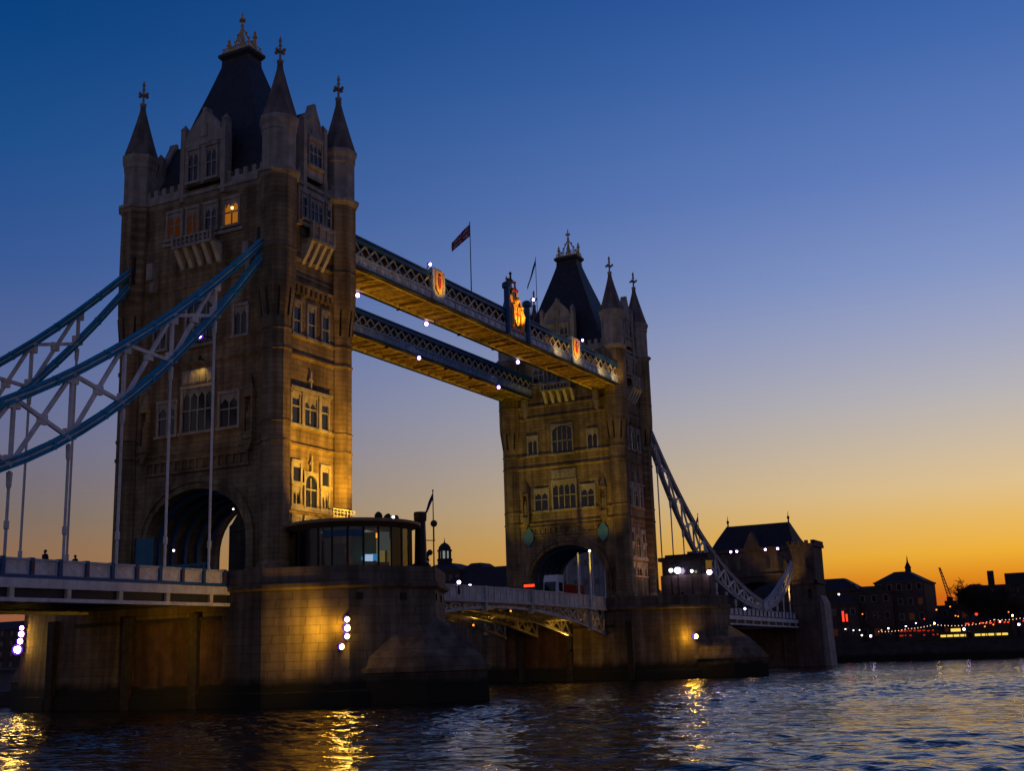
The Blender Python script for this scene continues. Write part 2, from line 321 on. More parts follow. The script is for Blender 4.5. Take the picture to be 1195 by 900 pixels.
def make_tower():
    T = thing('bridge_tower', (0, 0, ZR), 'nearer, larger Gothic tower, lamplit yellow on its lower right side, blue chains at its left', 'tower', 'twin Gothic bridge towers')
    s = MB(); ac = arch_curve(6.4, 14.6, 20.4)
    poly = [(WY, ZR), (WY, 51.5), (-WY, 51.5), (-WY, ZR)]+[(-6.4, ZR)]+[(y, z) for y, z in reversed(ac)]+[(6.4, ZR)]
    s.ext([(-WX, y, z) for y, z in poly], (2*WX, 0, 0))
    s.build('wall', 'granite', T)
    # ribs of the vault
    s = MB()
    for x in (-3.6, -1.8, 0, 1.8, 3.6):
        o_ = [(6.36, ZR)]+arch_curve(6.36, 14.6, 20.36)+[(-6.36, ZR)]; i_ = [(6.05, ZR)]+arch_curve(6.05, 14.6, 20.0)+[(-6.05, ZR)]
        s.ext([(x-.2, y, z) for y, z in o_+list(reversed(i_))], (.4, 0, 0))
    s.build('vault_rib', 'dblue', T)
    for k in ('-x', '+x'):
        F = Face(k); s = MB()
        for (wi, zi, wo, zo, d) in ((6.4, 20.4, 6.9, 21.0, .16), (6.9, 21.01, 7.4, 21.65, .32)):
            o_ = [(wo, ZR)]+arch_curve(wo, 14.6, zo)+[(-wo, ZR)]; i_ = [(wi, ZR)]+arch_curve(wi, 14.6, zi)+[(-wi, ZR)]
            F.ext(s, o_+list(reversed(i_)), -.1, d)
        s.build('arch_moulding', 'granite', T)
        s = MB()   # blind arcade over the arch
        F.box(s, -6.6, 6.6, 22.1, 22.35, -.1, .22); F.box(s, -6.6, 6.6, 23.3, 23.6, -.1, .28)
        for i in range(15): F.box(s, -6.5+i*.914, -6.3+i*.914, 22.34, 23.32, -.1, .2)
        s.build('arcade', 'granite', T)
        for a in ((-6.4, 6.4) if k == '+x' else ()):
            s = MB(); F.ext(s, [(a-.85, 22.6), (a+.85, 22.6), (a+.85, 21.5), (a, 20.5), (a-.85, 21.5)], .0, .42)
            F.ext(s, [(a-.75, 22.6), (a, 23.6), (a+.75, 22.6)], .0, .36); s.build('shield', 'steelb', T)
        window(T, F, 0, 3.9, 26.1, 30.3, 4, .5)
        for a in (-4.0, 4.0): window(T, F, a, 2.2, 26.1, 29.2, 2, .55)
        s = MB(); F.box(s, -2.1, 2.1, 30.85, 32.3, -.1, .16)
        for i in range(5): F.ext(s, [(-1.9+i*.8, 31.0), (-1.35+i*.8, 31.0), (-1.35+i*.8, 31.7), (-1.62+i*.8, 32.1), (-1.9+i*.8, 31.7)], .155, .26)
        s.build('carved_panel', 'port', T)
        for a in (-6.7, 6.7):      # canopied niches
            s = MB(); F.box(s, a-.62, a+.62, 24.5, 25.2, -.1, .75); F.ext(s, [(a-.6, 24.5), (a+.6, 24.5), (a+.1, 23.4), (a-.1, 23.4)], 0, .6)
            F.box(s, a-.55, a-.38, 25.2, 28.6, -.1, .6); F.box(s, a+.38, a+.55, 25.2, 28.6, -.1, .6)
            F.box(s, a-.24, a+.24, 25.2, 27.2, .0, .45); F.box(s, a-.13, a+.13, 27.2, 27.75, .08, .36)
            F.box(s, a-.62, a+.62, 28.6, 29.0, -.1, .7)
            mb = s; P_ = F.p; mb.add([P_(a-.55, 29, -.05), P_(a+.55, 29, -.05), P_(a+.55, 29, .6), P_(a-.55, 29, .6), P_(a, 31, .1)], [(0, 1, 4), (1, 2, 4), (2, 3, 4), (3, 0, 4), (0, 3, 2, 1)])
            s.build('niche', 'granite', T)
        window(T, F, 0, 3.4, 34.9, 39.3, 4, .45, arch=True)
        for a in (-5.25, 5.25): window(T, F, a, 1.55, 35.1, 37.8, 2, 0)
        # top storey bay with four windows and a balcony
        s = MB(); F.box(s, -5.3, 5.3, 45.9, 46.25, -.1, .2); s.build('sill_course', 'port', T)
        for i, (a, wd) in enumerate(((-3.8, 1.75), (-1.35, 1.3), (1.1, 1.4), (3.8, 1.75))):
            lit = ('windim', 'windim', None, 'winlit')[i] if k == '-x' else None
            window(T, F, a, wd, 46.7, 49.3, 2, .5, lit=lit)
        if k == '-x':
            s = MB(); s.ball(F.p(3.95, 48.35, .22), .16, 6); s.build('window_lamp', 'winhot', T)
        s = MB(); F.box(s, -3.0, 2.4, 44.9, 45.2, -.1, 1.35)
        F.box(s, -3.0, 2.4, 45.95, 46.15, 1.1, 1.34)
        for i in range(10): F.box(s, -3.0+i*.58, -2.82+i*.58, 45.2, 45.95, 1.12, 1.32)
        F.box(s, -3.0, -2.7, 45.2, 46.5, 1.0, 1.42); F.box(s, 2.1, 2.4, 45.2, 46.5, 1.0, 1.42)
        bo = s.build('balcony', 'port', T)
        s = MB()
        for i in range(5):
            a = -2.75+i*1.2; F_ = F
            s.loft([[F.p(a, 44.9, 0), F.p(a+.5, 44.9, 0), F.p(a+.5, 44.9, 1.25), F.p(a, 44.9, 1.25)], [F.p(a, 44.0, 0), F.p(a+.5, 44.0, 0), F.p(a+.5, 44.0, .7), F.p(a, 44.0, .7)], [F.p(a, 43.0, -.05), F.p(a+.5, 43.0, -.05), F.p(a+.5, 43.0, .12), F.p(a, 43.0, .12)]])
        s.build('corbel', 'cream', bo)
        gable(T, F, 2.95, 51.9, 58.5, 60.3, ((-1.22, 1.3, 52.3, 55.6, 2), (1.22, 1.3, 52.3, 55.6, 2)), 4.0)
        parapet(T, F, (3.0, 7.9)); parapet(T, F, (-7.9, -3.0))
    for k in ('-y', '+y'):
        F = Face(k)
        # base storey: three lights above and below a string, arched centre
        for a in (-2.35, 2.15): window(T, F, a, 1.1, 20.55, 22.2, 1, 0, sur=.3)
        window(T, F, -.1, 1.75, 18.25, 21.35, 2, .55, arch=True)
        for a in (-2.35, 2.15): window(T, F, a, 1.05, 18.4, 19.9, 2, 0)
        s = MB(); F.box(s, -3.4, 3.3, 17.75, 18.1, -.1, .36); s.build('sill_course', 'port', T)
        for a, wd in ((-2.35, 1.05), (-.1, 1.75), (2.15, 1.05)): window(T, F, a, wd, 15.4, 17.0, 2, 0)
        finial_mb = MB(); F.box(finial_mb, -.22, .02, 21.7, 23.3, -.05, .25); F.box(finial_mb, -.42, .22, 22.4, 22.65, -.05, .22); finial_mb.build('window_finial', 'port', T)
        # second storey: frame of three
        window(T, F, -2.6, 1.1, 26.15, 28.9, 1, .62); window(T, F, -.3, 1.95, 26.15, 28.9, 2, .62); window(T, F, 2.0, 1.1, 26.15, 28.9, 1, .62)
        s = MB(); F.box(s, -3.55, 2.95, 29.4, 29.75, -.1, .42); F.box(s, -.42, -.18, 29.75, 31.6, -.05, .26); F.box(s, -.62, .02, 30.6, 30.85, -.05, .24)
        for a in (-1.6, 1.05): F.box(s, a-.22, a+.22, 25.9, 29.42, -.1, .36)
        s.build('window_hood', 'port', T)
        for a in (-2.5, -.2, 2.1): window(T, F, a, 1.0, 35.1, 38.1, 1, .45)
        s = MB()
        for i in range(8):
            a = -2.75+i*.78; F.ext(s, [(a, 40.05), (a+.4, 40.05), (a+.4, 39.4), (a+.2, 39.0), (a, 39.4)], -.05, .38)
        F.box(s, -3.1, 3.2, 40.05, 40.3, -.1, .42); s.build('corbel_table', 'granite', T)
        # oriel
        s = MB(); F.box(s, -2.75, 2.75, 46.4, 50.4, -.1, .42); ori = s.build('oriel', 'port', T)
        for a, wd, n in ((-1.95, .7, 1), (0, 1.9, 3), (1.95, .7, 1)): window(T, F, a, wd, 47.2, 49.6, n, .5, base=.42, sur=.14)
        s = MB(); F.box(s, -1.9, 1.9, 44.7, 45.0, -.1, 1.5); F.box(s, -1.9, 1.9, 46.35, 46.6, 1.2, 1.5); F.box(s, -1.85, 1.85, 45.0, 46.35, 1.28, 1.4)
        for a in (-1.9, -.75, .45, 1.6): F.box(s, a, a+.3, 45.0, 46.75, 1.18, 1.54)
        bo = s.build('balcony', 'port', T)
        s = MB()
        for i in range(4):
            a = -1.75+i*1.02
            s.loft([[F.p(a, 44.7, 0), F.p(a+.45, 44.7, 0), F.p(a+.45, 44.7, 1.4), F.p(a, 44.7, 1.4)], [F.p(a, 43.6, 0), F.p(a+.45, 43.6, 0), F.p(a+.45, 43.6, .8), F.p(a, 43.6, .8)], [F.p(a, 42.5, -.05), F.p(a+.45, 42.5, -.05), F.p(a+.45, 42.5, .1), F.p(a, 42.5, .1)]])
        s.build('corbel', 'cream', bo)
        gable(T, F, 1.9, 51.9, 58.2, 60.3, ((0, 2.0, 53.4, 56.0, 3),), 2.6, rose=57.0)
        parapet(T, F, (1.95, 3.6)); parapet(T, F, (-3.6, -1.95))
    for z, h, o in ((23.75, .42, .24), (25.65, .4, .22), (32.65, .42, .24), (34.65, .4, .22), (40.75, .4, .16), (42.6, .4, .2), (50.3, .75, .42)):
        s = MB(); prof = [(z, 0.02), (z+h*.45, o*.55), (z+h*.6, o), (z+h, o)]
        slab(s, prof)
        r = 1.3 if z < 36 else (1.72 if z < 43 else 1.8)
        for cx in (-TX, TX):
            for cy in (-TY, TY): ring(s, cx, cy, r, prof)
        s.build('string_course', 'port' if z > 50 else 'granite', T)
    s = MB(); s.box(-WX-.32, WX+.32, -WY+.01, -6.45, ZR, 12.4); s.build('plinth', 'granite', T); s = MB(); s.box(-WX-.32, WX+.32, 6.45, WY-.01, ZR, 12.4); s.build('plinth', 'granite', T)
    for cx in (-TX, TX):
        for cy in (-TY, TY):
            s = MB(); s.lathe(cx, cy, [(ZR, 1.75), (12.5, 1.72), (12.9, 1.42), (36.2, 1.42), (37.6, 1.6), (39.2, 1.82), (40.6, 1.86), (51.0, 1.86), (51.05, 1.5)])
            tu = s.build('turret', 'granite', T, origin=(cx, cy, ZR))
            s = MB(); s.lathe(cx, cy, [(50.9, 1.74), (55.2, 1.74), (55.35, 1.84), (55.8, 1.84), (56.3, 2.02), (56.7, 2.02)]); s.build('turret_head', 'port', tu)
            s = MB()
            for i in range(8):     # slits under the flare and crenels at the top
                t = math.pi/4*i; dx, dy = math.cos(t), math.sin(t)
                s.bar((cx+dx*1.36, cy+dy*1.36, 36.2), (cx+dx*1.62, cy+dy*1.62, 38.9), .22, .1)
            s.build('slit', 'black', tu)
            s = MB(); s.lathe(cx, cy, [(56.7, 1.9), (58.5, 1.36), (60.8, .72), (62.3, .34), (62.8, .3)]); s.build('spire', 'lead', tu)
            s = MB(); s.lathe(cx, cy, [(62.75, .2), (63.0, .36), (63.2, .36), (63.35, .13), (65.2, .12), (65.4, .2), (65.9, .04)], 8)
            for ddx, ddy in ((0, 1), (0, -1), (1, 0), (-1, 0)):
                s.bar((cx, cy, 64.2), (cx+ddx*.5, cy+ddy*.5, 64.25), .16, .18); s.ball((cx+ddx*.52, cy+ddy*.52, 64.27), .2, 6)
            s.ball((cx, cy, 64.9), .2, 6); s.build('finial', 'port', tu)
    s = MB(); s.loft([[(-hx, -hy, z), (hx, -hy, z), (hx, hy, z), (-hx, hy, z)] for z, hx, hy in ((51.45, 4.75, 7.9), (54.5, 4.0, 6.5), (57.2, 3.42, 5.45), (61.1, 2.55, 4.05), (63.6, 1.95, 3.1), (65.3, 1.55, 2.48), (67.0, 1.17, 1.9), (67.2, 1.12, 1.85), (68.1, 1.1, 1.8))])
    ro = s.build('roof', 'slate', T)
    for hx, hy in ((1.2, 2.05),):
        s = MB(); s.loft([[(-a, -b, z), (a, -b, z), (a, b, z), (-a, b, z)] for z, a, b in ((67.95, 1.14, 1.84), (68.3, 1.38, 2.15), (68.6, 1.38, 2.15), (68.72, 1.2, 1.98))]); s.build('roof_cap', 'slate', ro)
        s = MB(); s.loft([[(-a, -b, z), (a, -b, z), (a, b, z), (-a, b, z)] for z, a, b in ((68.7, 1.1, 1.92), (68.98, 1.1, 1.92))])
        for x in (-1.0, 1.0):
            for i in range(9): s.bar((x, -1.8+i*.45, 68.95), (x, -1.8+i*.45, 69.35), .07, .07)
            s.bar((x, -1.85, 69.35), (x, 1.85, 69.35), .08, .08)
        for y in (-1.8, 1.8):
            s.bar((-1.0, y, 69.35), (1.0, y, 69.35), .08, .08)
            s.lathe(0, y, [(68.95, .24), (70.1, .18), (70.2, .3), (70.4, .3), (70.5, .13), (70.75, .2), (71.1, .03)], 6)
            sg = 1 if y > 0 else -1
            s.tube([(0, y*.92, 69.2), (0, y*.6, 70.0), (0, y*.3, 71.0), (0, 0, 72.0)], .1, 5)
            s.tube([(0, y*.75, 68.98), (0, y*.5, 69.9), (0, y*.25, 69.2), (0, 0, 70.2)], .08, 5)
            s.tube([(0, y*.45, 70.2), (0, y*.2, 69.8), (0, 0, 70.9)], .08, 5)
            for k_, z in ((.78, 69.9), (.52, 70.5), (.32, 71.2)): s.ball((0, y*k_, z), .17, 6)
        for x in (-.9, .9): s.tube([(x, 0, 69.0), (x*.55, 0, 70.1), (x*.2, 0, 71.2)], .09, 5); s.ball((x*.6, 0, 70.2), .15, 6)
        s.lathe(0, 0, [(68.95, .2), (71.2, .15), (71.9, .15), (72.2, .24), (72.4, .12), (73.6, .1), (73.8, .03)], 6)
        s.box(-.11, .11, -.4, .4, 72.75, 73.0); s.box(-.38, .38, -.11, .11, 72.76, 72.99)
        s.build('roof_crest', 'gold', ro)
    # brackets beneath the walkway ends
    for k in ('-x', '+x'):
        F = Face(k)
        for a in (-6.3, 6.3):
            s = MB()
            F.box(s, a-.4, a+.4, 42.4, 44.2, 0, .9); F.ext(s, [(a-.38, 42.4), (a+.38, 42.4), (a+.2, 41.2), (a-.2, 41.2)], 0, .55); s.build('bracket', 'port', T)
    return T
def parapet(T, F, rng):
    a0, a1 = min(rng), max(rng); s = MB(); F.box(s, a0, a1, 51.0, 51.8, -.5, .12)
    n = max(1, int((a1-a0)/1.05)); w_ = (a1-a0)/(2*n+1)
    for i in range(n+1): F.box(s, a0+2*i*w_, a0+(2*i+1)*w_, 51.8, 52.5, -.45, .1)
    s.build('parapet', 'port', T)
def gable(T, F, h, z0, zsh, za, wins, rdepth, rose=None):
    s = MB(); pts = [(-h, z0), (h, z0), (h, zsh-1.4), (h*.78, zsh-1.2), (h*.72, zsh-.6), (.28, za-.5), (.16, za), (-.16, za), (-.28, za-.5), (-h*.72, zsh-.6), (-h*.78, zsh-1.2), (-h, zsh-1.4)]
    F.ext(s, pts, -.7, .25)
    for a in (-h+.2, h-.2):
        F.box(s, a-.26, a+.26, z0-1.6, zsh-.2, -.5, .4); mb = s; P_ = F.p
        mb.add([P_(a-.32, zsh-.2, -.45), P_(a+.32, zsh-.2, -.45), P_(a+.32, zsh-.2, .45), P_(a-.32, zsh-.2, .45), P_(a, zsh+.5, 0)], [(0, 1, 4), (1, 2, 4), (2, 3, 4), (3, 0, 4), (0, 3, 2, 1)])
    F.box(s, -h+.5, h-.5, wins[0][3]+.55, wins[0][3]+.8, .2, .36)
    if rose: F.ext(s, [(.62*math.cos(t*math.pi/6), rose+.62*math.sin(t*math.pi/6)) for t in range(12)], .2, .34)
    else: F.box(s, -.45, .45, 57.0, 58.4, .2, .34)
    g = s.build('gable', 'port', T)
    for a, wd, a0, a1, n in wins: window(T, F, a, wd, a0, a1, n, .5, base=.25, sur=.18)
    s = MB(); F.ext(s, [(-h*.85, z0), (h*.85, z0), (h*.8, zsh-1.3), (0, za-.6), (-h*.8, zsh-1.3)], -rdepth, -.705); s.build('dormer_roof', 'slate', T)

tower = make_tower()
t2 = copy_tree(tower); t2.location = (P, 0, ZR); t2.rotation_euler = (0, 0, math.pi)
t2['label'] = 'farther, smaller Gothic bridge tower with vehicles passing under its road arch'

# ------------------------------------------------------------------ piers
def octend(r, k=1.0):
    q = [(-r, -12.5), (-r*.752, -19.8), (0, -23.6), (r*.752, -19.8), (r, -12.5)]
    return [(x*k, y) for x, y in q]+[(-x*k, -y) for x, y in q]
def grow(poly, d):
    return [(x*(1+d/10.5), y+(d if y > 0 else -d)) for x, y in poly]
def make_pier():
    T = thing('bridge_pier', (0, 0, -3), 'nearer stone river pier with a tall stack of glaring lamps on its curved face', 'bridge pier', 'two stone river piers of the bridge')
    p = octend(10.45)
    s = MB(); s.loft([[(x, y, z) for x, y in grow(p, d)] for z, d in ((-3, .75), (1.2, .55), (1.25, .3), (9.3, 0), (10.0, 0))]); s.build('pier_wall', 'pier', T)
    s = MB(); s.loft([[(x, y, z) for x, y in grow(p, d)] for z, d in ((9.8, .05), (10.0, .38), (10.3, .38), (10.35, .12), (10.55, .12))])
    s.build('cornice', 'pier', T)
    s = MB(); o = grow(p, .1); i_ = grow(p, -.5)
    n = len(o); vs = [(x, y, 10.5) for x, y in o]+[(x, y, 11.75) for x, y in o]+[(x, y, 11.75) for x, y in i_]+[(x, y, 10.5) for x, y in i_]; fs = []
    for a in range(n):
        b = (a+1) % n
        if abs(o[a][1]) < 12.6 and abs(o[b][1]) < 12.6: continue   # open where the road crosses
        for k in range(3): fs.append((k*n+a, k*n+b, (k+1)*n+b, (k+1)*n+a))
        fs.append((3*n+a, 3*n+b, b, a))
    s.add(vs, fs)
    q = [(-10.5, -9.3), (-10.5, -12.5), (10.5, -9.3), (10.5, -12.5)]
    for sx in (-1, 1):
        for sy in (-1, 1): s.box(min(sx*10.55, sx*10.02), max(sx*10.55, sx*10.02), min(sy*9.2, sy*12.55), max(sy*9.2, sy*12.55), 10.5, 11.72)
    s.build('parapet', 'pier', T)
    for sy in (-1, 1):      # cutwaters
        s = MB(); rings = []
        for z, k, tip in ((-3, 1.03, 29.2), (2.55, 1.0, 28.8), (2.6, 1.05, 29.15), (3.0, 1.05, 29.15), (3.05, .99, 28.7), (3.9, .95, 28.2), (5.6, .66, 26.3), (7.4, .04, 23.5)):
            hw = 7.2*k; base = 19.6+(1-k)*3.7
            rings.append([(-hw, sy*base, z), (-hw*.62, sy*(base+(tip-base)*.62), z), (0, sy*tip, z), (hw*.62, sy*(base+(tip-base)*.62), z), (hw, sy*base, z), (0, sy*18.5, z)])
        s.loft(rings); s.build('cutwater', 'pier', T)
    for i, (x, y) in enumerate(((-9.0, -17.0), (-4.6, -21.5), (4.6, -21.5))):
        pass
    s = MB()      # drain openings under the cornice
    for t in (.12, .62): 
        for (ax, ay), (bx, by) in (((-7.86, -19.8), (0, -23.6)), ((0, -23.6), (7.86, -19.8))):
            x, y = ax+(bx-ax)*t, ay+(by-ay)*t; d = Vector((bx-ax, by-ay, 0)).normalized()*.28
            s = MB(); s.bar((x-d.x, y-d.y-.05, 9.1), (x+d.x, y+d.y-.05, 9.1), .22, .6); s.build('drain_hole', 'black', T)
    s = MB()      # timber fenders on the long sides
    for sx in (-1, 1):
        for y in (-5.5, 2.5, 12.2): s = MB(); s.box(min(sx*10.45, sx*11.2), max(sx*10.45, sx*11.2), y-.45, y+.45, -2, 8.2); s.build('fender', 'timber', T)
        s = MB(); s.box(min(sx*10.4, sx*10.85), max(sx*10.4, sx*10.85), -8.5, 9.5, 7.55, 7.85); s.build('waling', 'timber', T)
        s = MB(); s.box(min(sx*10.4, sx*10.72), max(sx*10.4, sx*10.72), -8.4, 1.9, 1.6, 7.5); s.build('fender_plate', 'rust', T)
    s = MB(); s.prism(grow(p, -.52), 10.3, 10.58); s.build('pier_paving', 'asphalt', T)
    return T
pier = make_pier()
pier2 = copy_tree(pier); pier2.location = (P, 0, -3); pier2.rotation_euler = (0, 0, math.pi)
pier2['label'] = 'farther stone river pier with one round lamp glowing yellow on its face'

# ------------------------------------------------------------------ road decks
s = MB(); s.box(-9.9, 9.9, -7.6, 7.6, 10.58, 10.62); a = struct(s, 'road', 'asphalt')
s = MB(); s.box(P-9.9, P+9.9, -7.6, 7.6, 10.58, 10.62); a = struct(s, 'road', 'asphalt')
def side_deck(x0, x1, label, sgn):
    """x0 at the pier, x1 at the bank"""
    T = thing('side_span_deck', ((x0+x1)/2, 0, 8.6), label, 'bridge deck', 'side span decks')
    lo, hi = min(x0, x1), max(x0, x1)
    def zr(x): return 10.65-abs(x-x0)*.006
    s = MB(); s.hexa([(x0, -8, zr(x0)-.5), (x1, -8, zr(x1)-.5), (x1, 8, zr(x1)-.5), (x0, 8, zr(x0)-.5), (x0, -8, zr(x0)), (x1, -8, zr(x1)), (x1, 8, zr(x1)), (x0, 8, zr(x0))]); s.build('roadway', 'asphalt', T)
    for y in (-8.6, 8.6):
        s = MB(); sy = -1 if y < 0 else 1
        def strip(z0, z1, d, mi=0):
            s.hexa([(x0, y-d, zr(x0)+z0), (x1, y-d, zr(x1)+z0), (x1, y+d, zr(x1)+z0), (x0, y+d, zr(x0)+z0), (x0, y-d, zr(x0)+z1), (x1, y-d, zr(x1)+z1), (x1, y+d, zr(x1)+z1), (x0, y+d, zr(x0)+z1)], mi)
        strip(-1.02, -.32, .42); strip(-2.0, -1.72, .46)
        n = int(abs(x1-x0)/5.3)
        g = s.build('girder', 'white', T); s = MB(); strip(-1.73, -1.01, .12); s.build('girder_web', 'dark', T)  # dark web colour holds the shade of the recess between flanges
        s = MB()
        for i in range(n+1):
            x = x0+(x1-x0)*(i+.5)/(n+1); s.box(x-.2, x+.2, y-.4, y+.4, zr(x)-1.73, zr(x)-1.01); s.build('girder_bracket', 'cream', g); s = MB()
        s = MB(); strip(-.1, .98, .09); pr = s.build('parapet', 'white', T); s = MB(); strip(.98, 1.14, .22); s.build('top_rail', 'pblue', T); s = MB(); strip(-.3, -.06, .3); s.build('bottom_rail', 'dblue', T)
        s = MB(); m_ = int(abs(x1-x0)/2.65)
        for i in range(m_+1):
            x = x0+(x1-x0)*(i+.3)/(m_+1); s.box(x-.16, x+.16, y-.27, y+.27, zr(x)-.12, zr(x)+1.2); s.build('parapet_post', 'dblue', pr); s = MB()
        s = MB()
        for i in range(m_):
            xc = x0+(x1-x0)*(i+.8)/(m_+1)
            for zz in (.0, .82): s.box(xc-1.0, xc+1.0, y-.14, y+.14, zr(xc)+zz, zr(xc)+zz+.1)
            for k in (-1.0, .9): s.box(xc+k, xc+k+.1, y-.142, y+.142, zr(xc)+.0, zr(xc)+.92)
            s.bar((xc-.55, y, zr(xc)+.12), (xc+.55, y, zr(xc)+.82), .24, .09); s.bar((xc-.55, y, zr(xc)+.82), (xc+.55, y, zr(xc)+.12), .238, .09)
        s.build('parapet_tracery', 'white', pr)
        s = MB()
        for i in range(0, m_+1, 2):
            x = x0+(x1-x0)*(i+.3)/(m_+1); s.box(x-.13, x+.13, y-.31, y+.31, zr(x)+.2, zr(x)+.85); s.build('parapet_shield', 'dred', pr); s = MB()
    s = MB(); n = int(abs(x1-x0)/2.65)
    for i in range(n+1):
        x = x0+(x1-x0)*(i+.5)/(n+1); s.box(x-.18, x+.18, -8.3, 8.3, 8.9, 10.1)
    for y in (-5, -1.7, 1.7, 5): s.box(lo, hi, y-.15, y+.15, 9.1, 10.12)
    s.build('cross_beam', 'dark', T)
    return T
side_deck(-10.2, -93, 'road deck at the left edge with panelled pale parapet, hung from the near tower', -1)
side_deck(P+10.2, 174.5, 'far road deck at the right, under the dip of the pale chain', 1)

# ------------------------------------------------------------------ suspension chains
UP = [(5.4, 44.6), (6, 43.9), (9, 41.1), (13.2, 37.45), (18, 33.45), (23, 29.9), (29.4, 25.6), (35, 22.7), (42, 19.6), (50, 16.9), (58, 14.7), (67.5, 12.9)]
LO = [(5.4, 43.4), (6, 42.6), (9, 38.9), (12.8, 34.6), (18.75, 28.6), (24.1, 24.1), (29.3, 20.6), (34.9, 17.8), (42, 15.5), (50, 13.6), (58, 12.3), (67.5, 11.7)]
UP2 = [(67.5, 12.9), (72, 13.8), (77, 15.6), (82, 17.9), (88, 20.6), (92.4, 23.0)]
LO2 = [(67.5, 11.7), (72, 12.2), (77, 13.2), (82, 15.0), (88, 18.2), (92.4, 22.0)]
def itp(tab, x):
    return float(np.interp(x, [a for a, b in tab], [b for a, b in tab]))
def smooth(tab, n):
    xs = np.array([a for a, b in tab]); zs = np.array([b for a, b in tab])
    x = np.linspace(xs[0], xs[-1], n); z = np.interp(x, xs, zs)
    for _ in range(3): z[1:-1] = .25*z[:-2]+.5*z[1:-1]+.25*z[2:]
    return list(zip(x, z))
def chain(f, y, label, dirn):
    cm = 'blue' if dirn > 0 else 'pale'  # far chains take the blue with light in its colour
    T = thing('suspension_chain', (f(36), y, 10.0), label, 'suspension chain', 'suspension chains of the side spans')
    def chord(tab, nm, hh):
        s = MB(); pts = smooth(tab, 26 if len(tab) > 8 else 12)
        for k in range(len(pts)-1):
            (xa, za), (xb, zb) = pts[k], pts[k+1]
            def q(w_, h0, h1):
                s.hexa([(f(xa), y-w_, za+h0), (f(xb), y-w_, zb+h0), (f(xb), y+w_, zb+h0), (f(xa), y+w_, za+h0), (f(xa), y-w_, za+h1), (f(xb), y-w_, zb+h1), (f(xb), y+w_, zb+h1), (f(xa), y+w_, za+h1)])
            q(.34, -hh, -hh+.12); q(.18, -hh+.1, hh-.1); q(.34, hh-.12, hh); 
            if k % 2 == 0 and hh > .3: s.box(min(f(xa-.16), f(xa+.16)), max(f(xa-.16), f(xa+.16)), y-.3, y+.3, za-hh+.02, za+hh-.02)
        co_ = s.build(nm, cm, T); s = MB()
        for k in range(len(pts)-1):
            (xa, za), (xb, zb) = pts[k], pts[k+1]
            s.hexa([(f(xa), y-.26, za-.07), (f(xb), y-.26, zb-.07), (f(xb), y+.26, zb-.07), (f(xa), y+.26, za-.07), (f(xa), y-.26, za+.09), (f(xb), y-.26, zb+.09), (f(xb), y+.26, zb+.09), (f(xa), y+.26, za+.09)])
        s.build('cover_strip', 'pblue', co_)
        return co_
    chord(UP, 'upper_chord', .4); chord(LO, 'lower_chord', .4); chord(UP2, 'upper_chord', .4); chord(LO2, 'lower_chord', .4)
    nodes = [7.5+5.3*k for k in range(1, 12)]+[67.5+4.9*k for k in range(1, 5)]
    zu = lambda x: itp(UP if x < 67.5 else UP2, x); zl = lambda x: itp(LO if x < 67.5 else LO2, x)
    s = MB()
    for x in nodes:
        if zu(x)-zl(x) > .9: s.bar((f(x), y, zl(x)), (f(x), y, zu(x)), .26, .26)
        if zu(x)-zl(x) > .9:
            for zz in (zl(x)+.35, zu(x)-.35): s.box(min(f(x-.55), f(x+.55)), max(f(x-.55), f(x+.55)), y-.16, y+.16, zz-.38, zz+.38)
        if s.v: s.build('web_post', 'white', T); s = MB()
    s = MB(); ns = [12.8]+nodes[1:11]
    for a, b in zip(ns[:-1], ns[1:]):
        s.bar((f(a), y-.08, zl(a)), (f(b), y-.08, zu(b)), .26, .3); s.bar((f(a), y+.08, zu(a)), (f(b), y+.08, zl(b)), .26, .3)
        m_ = (a+b)/2; s.box(min(f(m_-.4), f(m_+.4)), max(f(m_-.4), f(m_+.4)), y-.17, y+.17, (zu(m_)+zl(m_))/2-.38, (zu(m_)+zl(m_))/2+.38)
    ns = [67.5]+nodes[11:]
    for a, b in zip(ns[:-1], ns[1:]):
        s.bar((f(a), y-.08, zl(a)), (f(b), y-.08, zu(b)), .22, .26); s.bar((f(a), y+.08, zu(a)), (f(b), y+.08, zl(b)), .22, .26)
    s.build('web_diagonal', 'white', T)
    for x in nodes:
        if zl(x) > 12.0:
            s = MB(); s.tube([(f(x), y, 10.2), (f(x), y, zl(x)-.4)], .115, 8)
            s.lathe(f(x), y, [(13.6, .14), (13.65, .2), (14.2, .2), (14.25, .14)]); s.lathe(f(x), y, [(zl(x)-1.7, .13), (zl(x)-1.5, .2), (zl(x)-.5, .24)]); s.build('hanger', 'white', T)
    s = MB(); s.tube([(f(67.5), y-.5, 12.3), (f(67.5), y+.5, 12.3)], 1.0, 14); s.build('pin', 'pblue', T)
    s = MB(); x0 = 5.0; s.box(min(f(4.7), f(6.5)), max(f(4.7), f(6.5)), y-.62, y+.62, 42.3, 45.2); s.build('tower_saddle', 'dark', T)
fl = lambda x: -x
fr = lambda x: P+x
chain(fl, -8.6, 'bright blue chain with white lattice sweeping from the left edge up across the near tower', 1)
chain(fl, 8.8, 'darker blue chain against the sky at far left, behind the front one', 1)
chain(fr, -8.6, 'pale chain dipping from the far tower to the gatehouse on the right', -1)
chain(fr, 8.8, 'chain seen behind the dipping pale chain, right of the far tower', -1)

